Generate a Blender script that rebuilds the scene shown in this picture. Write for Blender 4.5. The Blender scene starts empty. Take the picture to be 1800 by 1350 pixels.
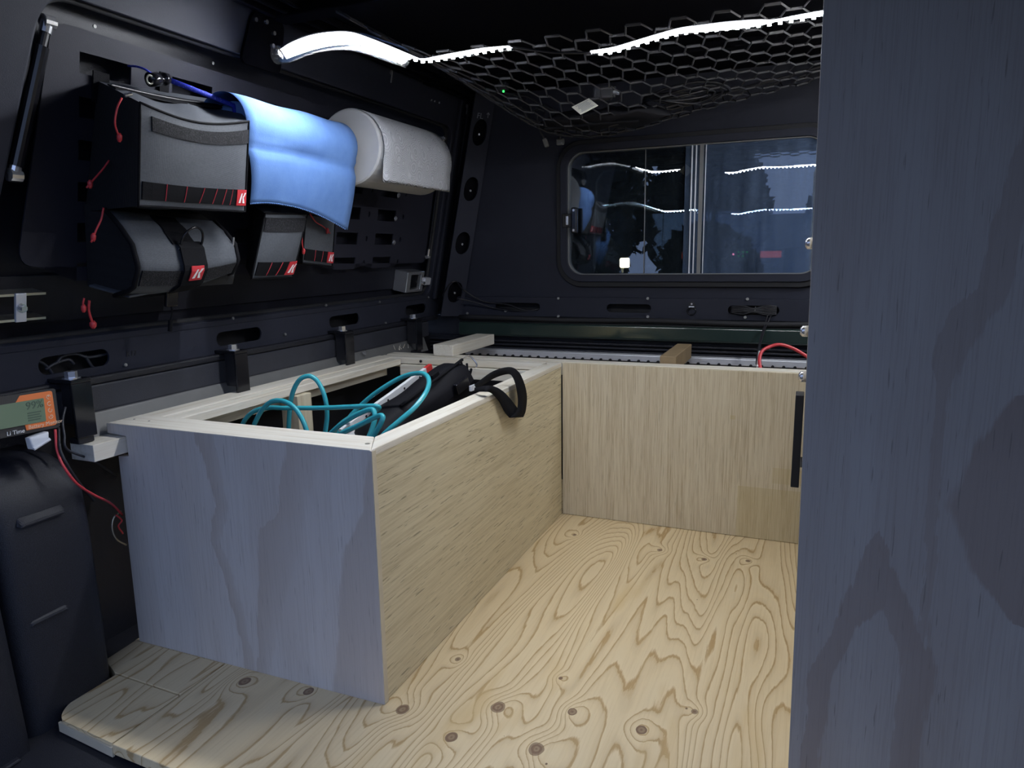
import bpy, bmesh, math, random
from mathutils import Vector, Matrix
from mathutils.geometry import tessellate_polygon
random.seed(7)
V = Vector
SC = bpy.context.scene
COL = SC.collection

# ------------------------------------------------------------------ camera
# world: X right, Y towards the cab, Z up, metres; top of the plywood deck is z = 0
CAM_H = 0.72
RIGHT = V((0.92499328, 0.37965624, -0.01576601))
DOWN = V((0.05414892, -0.172769, -0.98347281))
FWD = V((-0.37610547, 0.90885203, -0.18036814))
FPX = 1252.0
cam_d = bpy.data.cameras.new('camera')
cam = bpy.data.objects.new('camera', cam_d)
COL.objects.link(cam)
m = Matrix.Identity(4)
for i in range(3):
    m[i][0] = RIGHT[i]; m[i][1] = -DOWN[i]; m[i][2] = -FWD[i]
m[2][3] = CAM_H
cam.matrix_world = m
cam_d.sensor_width = 36.0
cam_d.lens = FPX / 1800 * 36
cam_d.clip_start = 0.02
SC.camera = cam

# ------------------------------------------------------------------ world and exposure
SC.view_settings.view_transform = 'Standard'
SC.view_settings.look = 'None'
SC.view_settings.gamma = 1.0
SC.view_settings.use_curve_mapping = False
SC.view_settings.exposure = 0.0
LED_POWER = 165.0
SC.cycles.adaptive_threshold = 0.03; SC.cycles.use_light_tree = False; SC.cycles.caustics_reflective = False; SC.cycles.caustics_refractive = False
SC.cycles.max_bounces = 6; SC.cycles.diffuse_bounces = 3; SC.cycles.glossy_bounces = 4; SC.cycles.transmission_bounces = 4; SC.cycles.transparent_max_bounces = 12
w = bpy.data.worlds.new('dusk'); SC.world = w
w.use_nodes = True
bgn = w.node_tree.nodes['Background']
bgn.inputs[0].default_value = (0.335, 0.445, 0.73, 1)
bgn.inputs[1].default_value = 1.45

# ------------------------------------------------------------------ measuring helpers (a point on a known plane of the place)
C0 = V((0, 0, CAM_H))
def ray(u, v):
    return (RIGHT * (u - 900) + DOWN * (v - 675) + FWD * FPX).normalized()
def on_y(u, v, y): r = ray(u, v); return C0 + r * (y / r.y)
def on_x(u, v, x): r = ray(u, v); return C0 + r * (x / r.x)
def on_z(u, v, z): r = ray(u, v); return C0 + r * ((z - CAM_H) / r.z)
# the leaning left side of the canopy
SO = V((-1.20, 0, 0.57)); SU = V((0, 1, 0)); SV = V((0.2, 0, 1)).normalized(); SN = V((1, 0, -0.2)).normalized()
def side(y, s, off=0.0): return SO + SU * y + SV * s + SN * off
def on_side(u, v, off=0.0):
    r = ray(u, v); q = SO + SN * off
    return C0 + r * ((q - C0).dot(SN) / r.dot(SN))
def ys(u, v, off=0.0):
    p = on_side(u, v, off) - SO
    return (p.dot(SU), p.dot(SV))

# ------------------------------------------------------------------ materials
MATS = {}
class NT:
    def __init__(s, name):
        s.m = bpy.data.materials.new(name); s.m.use_nodes = True
        s.t = s.m.node_tree; s.b = s.t.nodes['Principled BSDF']
        s.out = s.t.nodes['Material Output']; MATS[name] = s.m
    def n(s, typ, **kw):
        nd = s.t.nodes.new(typ)
        for k, v in kw.items(): setattr(nd, k, v)
        return nd
    def l(s, a, b): s.t.links.new(a, b)
    def math(s, op, a, b=None, c=None, clamp=False):
        nd = s.n('ShaderNodeMath', operation=op); nd.use_clamp = clamp
        for i, x in enumerate((a, b, c)):
            if x is None: continue
            if isinstance(x, (int, float)): nd.inputs[i].default_value = x
            else: s.l(x, nd.inputs[i])
        return nd.outputs[0]
    def coords(s, scale=(1, 1, 1), loc=(0, 0, 0), rot=(0, 0, 0)):
        tc = s.n('ShaderNodeTexCoord'); mp = s.n('ShaderNodeMapping')
        mp.inputs['Scale'].default_value = scale; mp.inputs['Location'].default_value = loc
        mp.inputs['Rotation'].default_value = rot
        s.l(tc.outputs['Object'], mp.inputs[0]); return mp.outputs[0]
    def noise(s, vec, scale, detail=4, rough=0.5, dist=0.0):
        nd = s.n('ShaderNodeTexNoise'); nd.inputs['Scale'].default_value = scale
        nd.inputs['Detail'].default_value = detail; nd.inputs['Roughness'].default_value = rough
        nd.inputs['Distortion'].default_value = dist
        s.l(vec, nd.inputs['Vector']); return nd.outputs[0]
    def ramp(s, fac, stops, interp='LINEAR'):
        nd = s.n('ShaderNodeValToRGB'); e = nd.color_ramp.elements; nd.color_ramp.interpolation = interp
        while len(e) < len(stops): e.new(0.5)
        for k, (p, c) in enumerate(stops):
            e[k].position = p
            e[k].color = (c, c, c, 1) if isinstance(c, (int, float)) else (*c, 1)
        s.l(fac, nd.inputs[0]); return nd.outputs[0]
    def mix(s, fac, a, b, mode='MIX'):
        nd = s.n('ShaderNodeMix', data_type='RGBA', blend_type=mode)
        if isinstance(fac, (int, float)): nd.inputs[0].default_value = fac
        else: s.l(fac, nd.inputs[0])
        for i, x in ((6, a), (7, b)):
            if isinstance(x, tuple): nd.inputs[i].default_value = (*x, 1)
            else: s.l(x, nd.inputs[i])
        return nd.outputs[2]
    def bump(s, h, strength=0.2, dist=0.002):
        nd = s.n('ShaderNodeBump'); nd.inputs['Strength'].default_value = strength
        nd.inputs['Distance'].default_value = dist
        s.l(h, nd.inputs['Height']); s.l(nd.outputs[0], s.b.inputs['Normal'])
    def color(s, c):
        if isinstance(c, tuple): s.b.inputs['Base Color'].default_value = (*c, 1)
        else: s.l(c, s.b.inputs['Base Color'])
    def rough(s, r):
        if isinstance(r, (int, float)): s.b.inputs['Roughness'].default_value = r
        else: s.l(r, s.b.inputs['Roughness'])
    def metal(s, v=1.0): s.b.inputs['Metallic'].default_value = v

def plain(name, col, rough=0.5, metal=0.0, bump=0.0, bscale=400, var=0.0, spec=None):
    a = NT(name); a.rough(rough); a.metal(metal)
    co = a.coords()
    if var:
        f = a.noise(co, 18, 5, 0.6)
        a.color(a.mix(f, tuple(c * (1 - var) for c in col), tuple(min(1, c * (1 + var)) for c in col)))
    else:
        a.color(col)
    if bump: a.bump(a.noise(co, bscale, 2), bump, 0.001)
    if spec is not None: a.b.inputs['Specular IOR Level'].default_value = spec
    return a.m

def emitter(name, col, strength):
    a = NT(name); a.color((0, 0, 0)); a.b.inputs['Emission Color'].default_value = (*col, 1)
    a.b.inputs['Emission Strength'].default_value = strength; return a.m

plain('powdercoat', (0.0268, 0.0288, 0.0425), 0.55, 0, 0.25, 900, 0.12, 0.18)
plain('powdercoat_door', (0.0150, 0.0155, 0.0235), 0.5, 0, 0.25, 900, 0.12, 0.35)
plain('board_paint', (0.024, 0.0245, 0.036), 0.55, 0, 0.25, 900, 0.12, 0.18)
plain('ceiling_paint', (0.004, 0.004, 0.006), 0.7, 0, 0.2, 700, 0.1, 0.04)
plain('black_gloss', (0.010, 0.010, 0.013), 0.16)
plain('black_satin', (0.014, 0.014, 0.018), 0.45)
plain('black_rubber', (0.011, 0.011, 0.014), 0.7, 0, 0.2, 300)
plain('green_paint', (0.020, 0.036, 0.032), 0.2)
plain('rail_plastic', (0.034, 0.036, 0.048), 0.5, 0, 0.3, 500, 0.3)
plain('grey_metal', (0.20, 0.20, 0.20), 0.5, 0.4, 0.05, 300, 0.15)
plain('aluminium', (0.72, 0.73, 0.78), 0.4, 0.35)
plain('chrome', (0.75, 0.75, 0.78), 0.2, 0.8)
plain('zinc', (0.62, 0.60, 0.52), 0.32, 0.9)
plain('cord_black', (0.012, 0.012, 0.016), 0.45)
plain('cord_red', (0.62, 0.05, 0.06), 0.4)
plain('cord_white', (0.7, 0.7, 0.7), 0.5)
plain('red_thread', (0.55, 0.04, 0.06), 0.6)
plain('hose_teal', (0.045, 0.40, 0.47), 0.22, 0, 0, 0, 0.1)
plain('webbing', (0.008, 0.008, 0.010), 0.8, 0, 0.6, 900, 0, 0.12)
plain('bag_black', (0.006, 0.006, 0.009), 0.65, 0, 0.5, 700, 0.2, 0.22)
plain('net_cord', (0.03, 0.03, 0.036), 0.6)
plain('white_plastic', (0.75, 0.76, 0.78), 0.4)
plain('red_plastic', (0.55, 0.03, 0.03), 0.4)
plain('patch_red', (0.58, 0.035, 0.045), 0.5)
plain('patch_white', (0.85, 0.85, 0.85), 0.6)
plain('orange_face', (0.80, 0.20, 0.05), 0.4)
plain('stencil_grey', (0.22, 0.23, 0.27), 0.6)
plain('stencil_dark', (0.012, 0.012, 0.014), 0.6)
plain('icon_cream', (0.85, 0.6, 0.42), 0.5)
plain('ground_dark', (0.03, 0.03, 0.03), 0.9)
plain('tree_dark', (0.004, 0.006, 0.004), 0.9)
plain('house_wall', (0.02, 0.025, 0.03), 0.9)
plain('house_roof', (0.012, 0.014, 0.018), 0.9)
plain('lcd_digit', (0.05, 0.09, 0.06), 0.5)
plain('beam_treated', (0.28, 0.20, 0.11), 0.7, 0, 0.3, 200, 0.3)
plain('cardboard', (0.62, 0.60, 0.52), 0.7, 0, 0.1, 200, 0.1)
emitter('lamp_glow', (1.0, 0.85, 0.45), 60.0)
emitter('green_led', (0.05, 1.0, 0.15), 2.0)
emitter('red_led', (1.0, 0.2, 0.25), 8.0)
emitter('red_glow_lit', (1.0, 0.12, 0.08), 1.3)
emitter('led_glow', (0.90, 0.94, 1.0), LED_POWER)
a = NT('lcd'); a.color((0.13, 0.19, 0.13)); a.rough(0.2)
a.b.inputs['Emission Color'].default_value = (0.25, 0.36, 0.24, 1); a.b.inputs['Emission Strength'].default_value = 0.05

# woven pouch fabric
def fabric(name, c, wscale=1400, rough=0.75):
    a = NT(name); a.rough(rough)
    co = a.coords()
    wv = a.n('ShaderNodeTexWave'); wv.bands_direction = 'Z'; wv.inputs['Scale'].default_value = wscale / 6
    a.l(co, wv.inputs[0])
    wy = a.n('ShaderNodeTexWave'); wy.bands_direction = 'Y'; wy.inputs['Scale'].default_value = wscale / 6
    a.l(co, wy.inputs[0])
    h = a.math('ADD', wv.outputs['Fac'], wy.outputs['Fac'])
    n_ = a.noise(co, 260, 3, 0.7)
    f = a.math('MULTIPLY_ADD', h, 0.18, a.math('MULTIPLY', n_, 0.7), clamp=True)
    a.color(a.ramp(f, [(0.2, tuple(x * 0.7 for x in c)), (0.75, tuple(x * 1.3 for x in c))]))
    a.bump(h, 0.3, 0.0006); return a.m
fabric('pouch_fabric', (0.072, 0.079, 0.094))
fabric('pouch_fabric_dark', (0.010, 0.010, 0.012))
a = NT('velcro'); a.rough(0.9); co = a.coords(); f = a.noise(co, 420, 3, 0.8)
a.color(a.ramp(f, [(0.48, (0.004, 0.004, 0.006)), (0.78, (0.06, 0.06, 0.075))])); a.bump(f, 0.8, 0.002)

# blue shop towel, paper towel
a = NT('blue_towel'); a.rough(0.9); co = a.coords(); f = a.noise(co, 30, 5, 0.6)
a.color(a.ramp(f, [(0.3, (0.12, 0.25, 0.60)), (0.7, (0.15, 0.295, 0.65))])); a.bump(a.noise(co, 500, 2), 0.25, 0.001)
a = NT('paper_towel'); a.rough(0.95)
co = a.coords()
vo = a.n('ShaderNodeTexVoronoi'); vo.inputs['Scale'].default_value = 24; a.l(co, vo.inputs['Vector'])
rg = a.math('SINE', a.math('MULTIPLY', vo.outputs['Distance'], 62.0))
nz = a.noise(co, 300, 2)
a.color(a.ramp(a.math('MULTIPLY_ADD', rg, 0.5, 0.5), [(0.0, (0.40, 0.41, 0.45)), (1.0, (0.54, 0.55, 0.59))]))
a.bump(a.math('ADD', rg, nz), 0.5, 0.0012)
plain('paper_core', (0.48, 0.48, 0.49), 0.95, 0, 0.2, 200)
plain('card_tube', (0.20, 0.16, 0.12), 0.9)

# liner plastic of the bed
a = NT('bed_liner'); a.rough(0.42); co = a.coords(); f = a.noise(co, 700, 3, 0.7)
a.color(a.ramp(f, [(0.40, (0.007, 0.0075, 0.012)), (0.72, (0.024, 0.025, 0.036))])); a.bump(f, 0.55, 0.0015)

# veneers: fine straight grain along one axis
def veneer(name, axis, c_light, c_mid, c_dark, fleck=0.5, fine=260, stain=None):
    a = NT(name); a.rough(0.62)
    sc = [1.0, 1.0, 1.0]; sc[axis] = 0.03
    co = a.coords(tuple(sc))
    wide = a.noise(co, 60, 3, 0.6)
    finen = a.noise(co, fine, 3, 0.65)
    f = a.math('MULTIPLY_ADD', wide, 0.30, a.math('MULTIPLY', finen, 0.70))
    c = a.ramp(f, [(0.36, c_dark), (0.47, c_mid), (0.60, c_light)])
    sc2 = [1.0, 1.0, 1.0]; sc2[axis] = 0.055
    fl = a.noise(a.coords(tuple(sc2), (3.1, 1.7, 5.2)), 330, 2, 0.5)
    flm = a.ramp(fl, [(0.635, 0.0), (0.68, fleck)])
    c = a.mix(flm, c, tuple(x * 0.35 for x in c_dark))
    blot = a.noise(a.coords(), 5, 3, 0.5)
    c = a.mix(a.math('MULTIPLY', blot, 0.35), c, tuple(x * 0.86 for x in c_mid))
    if stain:
        tc = a.n('ShaderNodeTexCoord'); sp = a.n('ShaderNodeSeparateXYZ'); a.l(tc.outputs['Object'], sp.inputs[0])
        for (x0, x1, z0, z1, k) in stain:
            ix = a.math('MULTIPLY', a.math('GREATER_THAN', sp.outputs[0], x0), a.math('LESS_THAN', sp.outputs[0], x1))
            iz = a.math('MULTIPLY', a.math('GREATER_THAN', sp.outputs[2], z0), a.math('LESS_THAN', sp.outputs[2], z1))
            c = a.mix(a.math('MULTIPLY', a.math('MULTIPLY', ix, iz), k), c, (0.46, 0.36, 0.15))
    a.color(c); a.bump(finen, 0.12, 0.001); return a.m
veneer('veneer_along', 1, (0.70, 0.62, 0.43), (0.61, 0.53, 0.355), (0.50, 0.42, 0.27), 0.75)
veneer('veneer_upright', 2, (0.66, 0.59, 0.44), (0.57, 0.49, 0.35), (0.43, 0.35, 0.23), 0.25, 330,
       stain=[(-0.135, 0.3, 0.0, 0.135, 0.35), (-0.055, 0.3, 0.15, 0.19, 0.3), (-0.16, -0.148, 0.305, 0.315, 0.4)])
veneer('pine_along', 1, (0.80, 0.76, 0.67), (0.75, 0.70, 0.60), (0.66, 0.59, 0.47), 0.2, 120)
veneer('pine_across', 0, (0.80, 0.76, 0.67), (0.75, 0.70, 0.60), (0.66, 0.59, 0.47), 0.2, 120)
veneer('pine_upright', 2, (0.66, 0.60, 0.46), (0.58, 0.51, 0.37), (0.48, 0.40, 0.27), 0.2, 120)
plain('ply_edge', (0.60, 0.53, 0.40), 0.8, 0, 0.3, 300, 0.2)

# rotary-cut plywood with wide bands (end panels): each band has an outline x(z) read along the panel height
def bandply(name, light, band, bands, zmax):
    a = NT(name); a.rough(0.7)
    tc = a.n('ShaderNodeTexCoord'); sp = a.n('ShaderNodeSeparateXYZ'); a.l(tc.outputs['Object'], sp.inputs[0])
    x, zn = sp.outputs[0], a.math('MULTIPLY', sp.outputs[2], 1.0 / zmax, clamp=True)
    wob = a.math('MULTIPLY', a.math('SUBTRACT', a.noise(a.coords((1, 1, 0.30)), 30, 3, 0.6), 0.5), 0.030)
    rag = a.math('MULTIPLY', a.math('SUBTRACT', a.noise(a.coords((1, 1, 0.05)), 260, 3, 0.7), 0.5), 0.014)
    xx = a.math('ADD', x, a.math('ADD', wob, rag))
    mask = None
    for (left, right, k0, k1) in bands:      # outlines as (z, x) lists; strength at the left and right edge
        lo, hi = -1.3, 0.7
        def curve(pts): return a.math('MULTIPLY_ADD', a.ramp(zn, [(z / zmax, (px - lo) / (hi - lo)) for z, px in sorted(pts)]), hi - lo, lo)
        xl, xr = curve(left), curve(right)
        t = a.math('DIVIDE', a.math('SUBTRACT', xx, xl), a.math('SUBTRACT', xr, xl))
        inside = a.math('MULTIPLY', a.ramp(t, [(0.0, 0.0), (0.04, 1.0)]), a.ramp(t, [(0.90, 1.0), (1.0, 0.0)]))
        m_ = a.math('MULTIPLY', inside, a.math('MULTIPLY_ADD', t, k1 - k0, k0), clamp=True)
        mask = m_ if mask is None else a.math('MAXIMUM', mask, m_)
    c = a.mix(mask, light, band)
    soft = a.noise(a.coords((1, 1, 0.10)), 16, 3, 0.5)
    c = a.mix(a.ramp(soft, [(0.40, 0.0), (0.65, 0.40)]), c, band)
    fib = a.noise(a.coords((1, 1, 0.025)), 420, 3, 0.6)
    c = a.mix(a.ramp(fib, [(0.3, 0.35), (0.52, 0.0)]), c, tuple(q * 0.80 for q in band))
    dk = a.noise(a.coords((1, 1, 0.05), (4, 2, 9)), 330, 2, 0.5)
    c = a.mix(a.ramp(dk, [(0.66, 0.0), (0.71, 0.45)]), c, tuple(q * 0.4 for q in band))
    a.color(c); a.bump(fib, 0.15, 0.001); return a.m
bandply('ply_end', (0.58, 0.55, 0.53), (0.475, 0.42, 0.38), [
    ([(0.43, -0.955), (0.30, -0.922), (0.234, -0.942), (0.176, -0.915), (0.02, -0.889)], [(0.43, -0.91), (0.30, -0.897), (0.234, -0.915), (0.176, -0.893), (0.02, -0.865)], 1.0, 0.35),
    ([(0.43, -0.763), (0.306, -0.790), (0.271, -0.826), (0.198, -0.839), (0.0, -0.865)], [(0.43, -0.680), (0.313, -0.73), (0.211, -0.76), (0.10, -0.80), (0.0, -0.828)], 1.0, 0.2),
    ([(0.43, -0.60), (0.328, -0.622), (0.266, -0.660), (0.176, -0.675), (0.0, -0.704)], [(0.43, -0.50), (0.2, -0.52), (0.0, -0.54)], 0.95, 0.2)], 0.44)
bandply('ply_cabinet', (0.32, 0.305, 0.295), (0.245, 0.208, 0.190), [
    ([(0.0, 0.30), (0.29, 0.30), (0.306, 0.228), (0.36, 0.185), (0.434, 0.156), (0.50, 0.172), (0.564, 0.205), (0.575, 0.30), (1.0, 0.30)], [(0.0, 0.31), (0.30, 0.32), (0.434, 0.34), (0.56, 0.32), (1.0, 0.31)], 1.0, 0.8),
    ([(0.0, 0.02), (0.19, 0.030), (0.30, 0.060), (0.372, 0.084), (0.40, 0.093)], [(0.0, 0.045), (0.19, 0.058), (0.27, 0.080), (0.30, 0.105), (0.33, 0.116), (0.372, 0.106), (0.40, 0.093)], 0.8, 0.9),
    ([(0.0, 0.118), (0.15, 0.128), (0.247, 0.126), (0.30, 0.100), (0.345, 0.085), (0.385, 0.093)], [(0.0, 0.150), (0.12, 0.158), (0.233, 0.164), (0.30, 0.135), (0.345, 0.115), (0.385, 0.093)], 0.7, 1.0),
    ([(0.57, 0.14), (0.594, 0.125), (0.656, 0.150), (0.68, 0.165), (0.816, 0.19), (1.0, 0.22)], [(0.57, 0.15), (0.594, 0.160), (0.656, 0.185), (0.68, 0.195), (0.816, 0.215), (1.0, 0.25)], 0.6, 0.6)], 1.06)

# deck plywood with contour grain and knots
KNOTS = [(-0.566, 0.886, 1.0), (-0.425, 0.946, 1.1), (-0.462, 0.854, 0.9), (-0.333, 0.876, 1.1), (-0.31, 0.978, 0.7),
         (-0.198, 0.974, 0.8), (-0.129, 1.048, 0.5), (-0.548, 1.047, 0.5), (-0.356, 1.058, 0.35), (-0.299, 1.652, 0.6),
         (-0.191, 1.635, 0.6), (-0.094, 1.661, 0.55), (-0.523, 1.672, 0.5), (-0.862, 0.854, 0.9), (-0.74, 0.871, 0.8)]
def deckply(name, knots, loc=(0, 0, 0)):
    a = NT(name); a.rough(0.5)
    tc = a.n('ShaderNodeTexCoord')
    fld = a.noise(a.coords((1, 0.13, 1), loc), 6.0, 2, 0.4, 0.25)
    rag = a.noise(a.coords((1, 0.10, 1)), 110, 4, 0.65)
    h = a.math('MULTIPLY_ADD', rag, 0.012, fld)
    kmask = None
    wob = a.noise(a.coords(), 60, 2)
    for (kx, ky, ks) in knots:
        mp = a.n('ShaderNodeMapping'); a.l(tc.outputs['Object'], mp.inputs[0])
        mp.inputs['Location'].default_value = (-kx, -ky, 0)
        sp = a.n('ShaderNodeSeparateXYZ'); a.l(mp.outputs[0], sp.inputs[0])
        dx = sp.outputs[0]; dy = a.math('MULTIPLY', sp.outputs[1], 0.8)
        d2 = a.math('ADD', a.math('MULTIPLY', dx, dx), a.math('MULTIPLY', dy, dy))
        d = a.math('SQRT', d2)
        g = a.math('POWER', 2.718, a.math('MULTIPLY', d2, -1.0 / (2 * (0.016 * ks + 0.005) ** 2)))
        h = a.math('MULTIPLY_ADD', g, 0.07 * ks + 0.02, h)
        k = a.math('MULTIPLY_ADD', wob, 0.004 * ks, d)
        r = 0.0125 * ks
        km = a.math('LESS_THAN', k, r)
        kk = a.math('MULTIPLY', km, a.math('MULTIPLY_ADD', a.math('SINE', a.math('MULTIPLY', k, 900.0)), 0.12, 0.85))
        kmask = kk if kmask is None else a.math('MAXIMUM', kmask, kk)
    ring = a.math('FRACT', a.math('MULTIPLY', h, 34.0))
    c = a.ramp(ring, [(0.0, (0.62, 0.46, 0.25)), (0.10, (0.71, 0.56, 0.34)), (0.34, (0.78, 0.62, 0.375)), (0.84, (0.79, 0.64, 0.40)), (0.92, (0.50, 0.33, 0.15)), (1.0, (0.50, 0.33, 0.15))])
    fib = a.noise(a.coords((1, 0.03, 1)), 240, 3, 0.6)
    c = a.mix(a.ramp(fib, [(0.32, 0.35), (0.52, 0.0)]), c, (0.66, 0.50, 0.28))
    ts = a.noise(a.coords((1, 0.22, 1), (5, 2, 0)), 7, 3, 0.6)
    c = a.mix(a.ramp(ts, [(0.60, 0.0), (0.68, 0.55)]), c, (0.66, 0.47, 0.22))
    pin = a.n('ShaderNodeTexVoronoi'); pin.inputs['Scale'].default_value = 11; a.l(a.coords((1, 0.8, 1)), pin.inputs['Vector'])
    c = a.mix(a.math('LESS_THAN', pin.outputs['Distance'], 0.022), c, (0.22, 0.14, 0.08))
    if kmask is not None: c = a.mix(kmask, c, (0.20, 0.115, 0.07))
    a.color(c); a.bump(a.math('ADD', ring, fib), 0.06, 0.001); return a.m
deckply('ply_deck', KNOTS)
deckply('ply_filler', [], (0.4, 0.7, 0))

# window glass: thin, clear, mirror-like at its surface, with dust
def glass(name, tint, dust, dustcol, loc=(0, 0, 0)):
    a = NT(name); t = a.t
    t.nodes.remove(a.b)
    tr = a.n('ShaderNodeBsdfTransparent'); tr.inputs[0].default_value = (*tint, 1)
    gl = a.n('ShaderNodeBsdfGlossy'); gl.inputs['Roughness'].default_value = 0.006
    gl.inputs['Color'].default_value = (0.95, 0.97, 1, 1)
    fr = a.n('ShaderNodeFresnel'); fr.inputs[0].default_value = 1.5
    mx = a.n('ShaderNodeMixShader')
    a.l(a.math('MULTIPLY', fr.outputs[0], 2.3, clamp=True), mx.inputs[0]); a.l(tr.outputs[0], mx.inputs[1]); a.l(gl.outputs[0], mx.inputs[2])
    df = a.n('ShaderNodeBsdfDiffuse'); df.inputs[0].default_value = (*dustcol, 1)
    streak = a.noise(a.coords((1, 1, 0.10), loc), 34, 4, 0.65)
    speck = a.noise(a.coords((1, 1, 1), loc), 330, 2, 0.7)
    d = a.math('MULTIPLY', a.ramp(streak, [(0.30, 0.35), (0.68, 1.0)]), a.ramp(speck, [(0.35, 0.55), (0.75, 1.0)]))
    m2 = a.n('ShaderNodeMixShader')
    a.l(a.math('MULTIPLY', d, dust), m2.inputs[0]); a.l(mx.outputs[0], m2.inputs[1]); a.l(df.outputs[0], m2.inputs[2])
    a.l(m2.outputs[0], a.out.inputs[0]); return a.m
glass('glass_clean', (0.80, 0.86, 0.88), 0.045, (0.30, 0.38, 0.46))
glass('glass_dusty', (0.78, 0.85, 0.92), 0.30, (0.30, 0.42, 0.66), (3, 1, 2))
glass('glass_cab', (0.5, 0.55, 0.6), 0.012, (0.35, 0.45, 0.6), (1, 5, 2))
a = NT('clear_sleeve'); a.t.nodes.remove(a.b)
tr = a.n('ShaderNodeBsdfTransparent'); gl = a.n('ShaderNodeBsdfGlossy'); gl.inputs['Roughness'].default_value = 0.2
mx = a.n('ShaderNodeMixShader'); mx.inputs[0].default_value = 0.18
a.l(tr.outputs[0], mx.inputs[1]); a.l(gl.outputs[0], mx.inputs[2]); a.l(mx.outputs[0], a.out.inputs[0])

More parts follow.
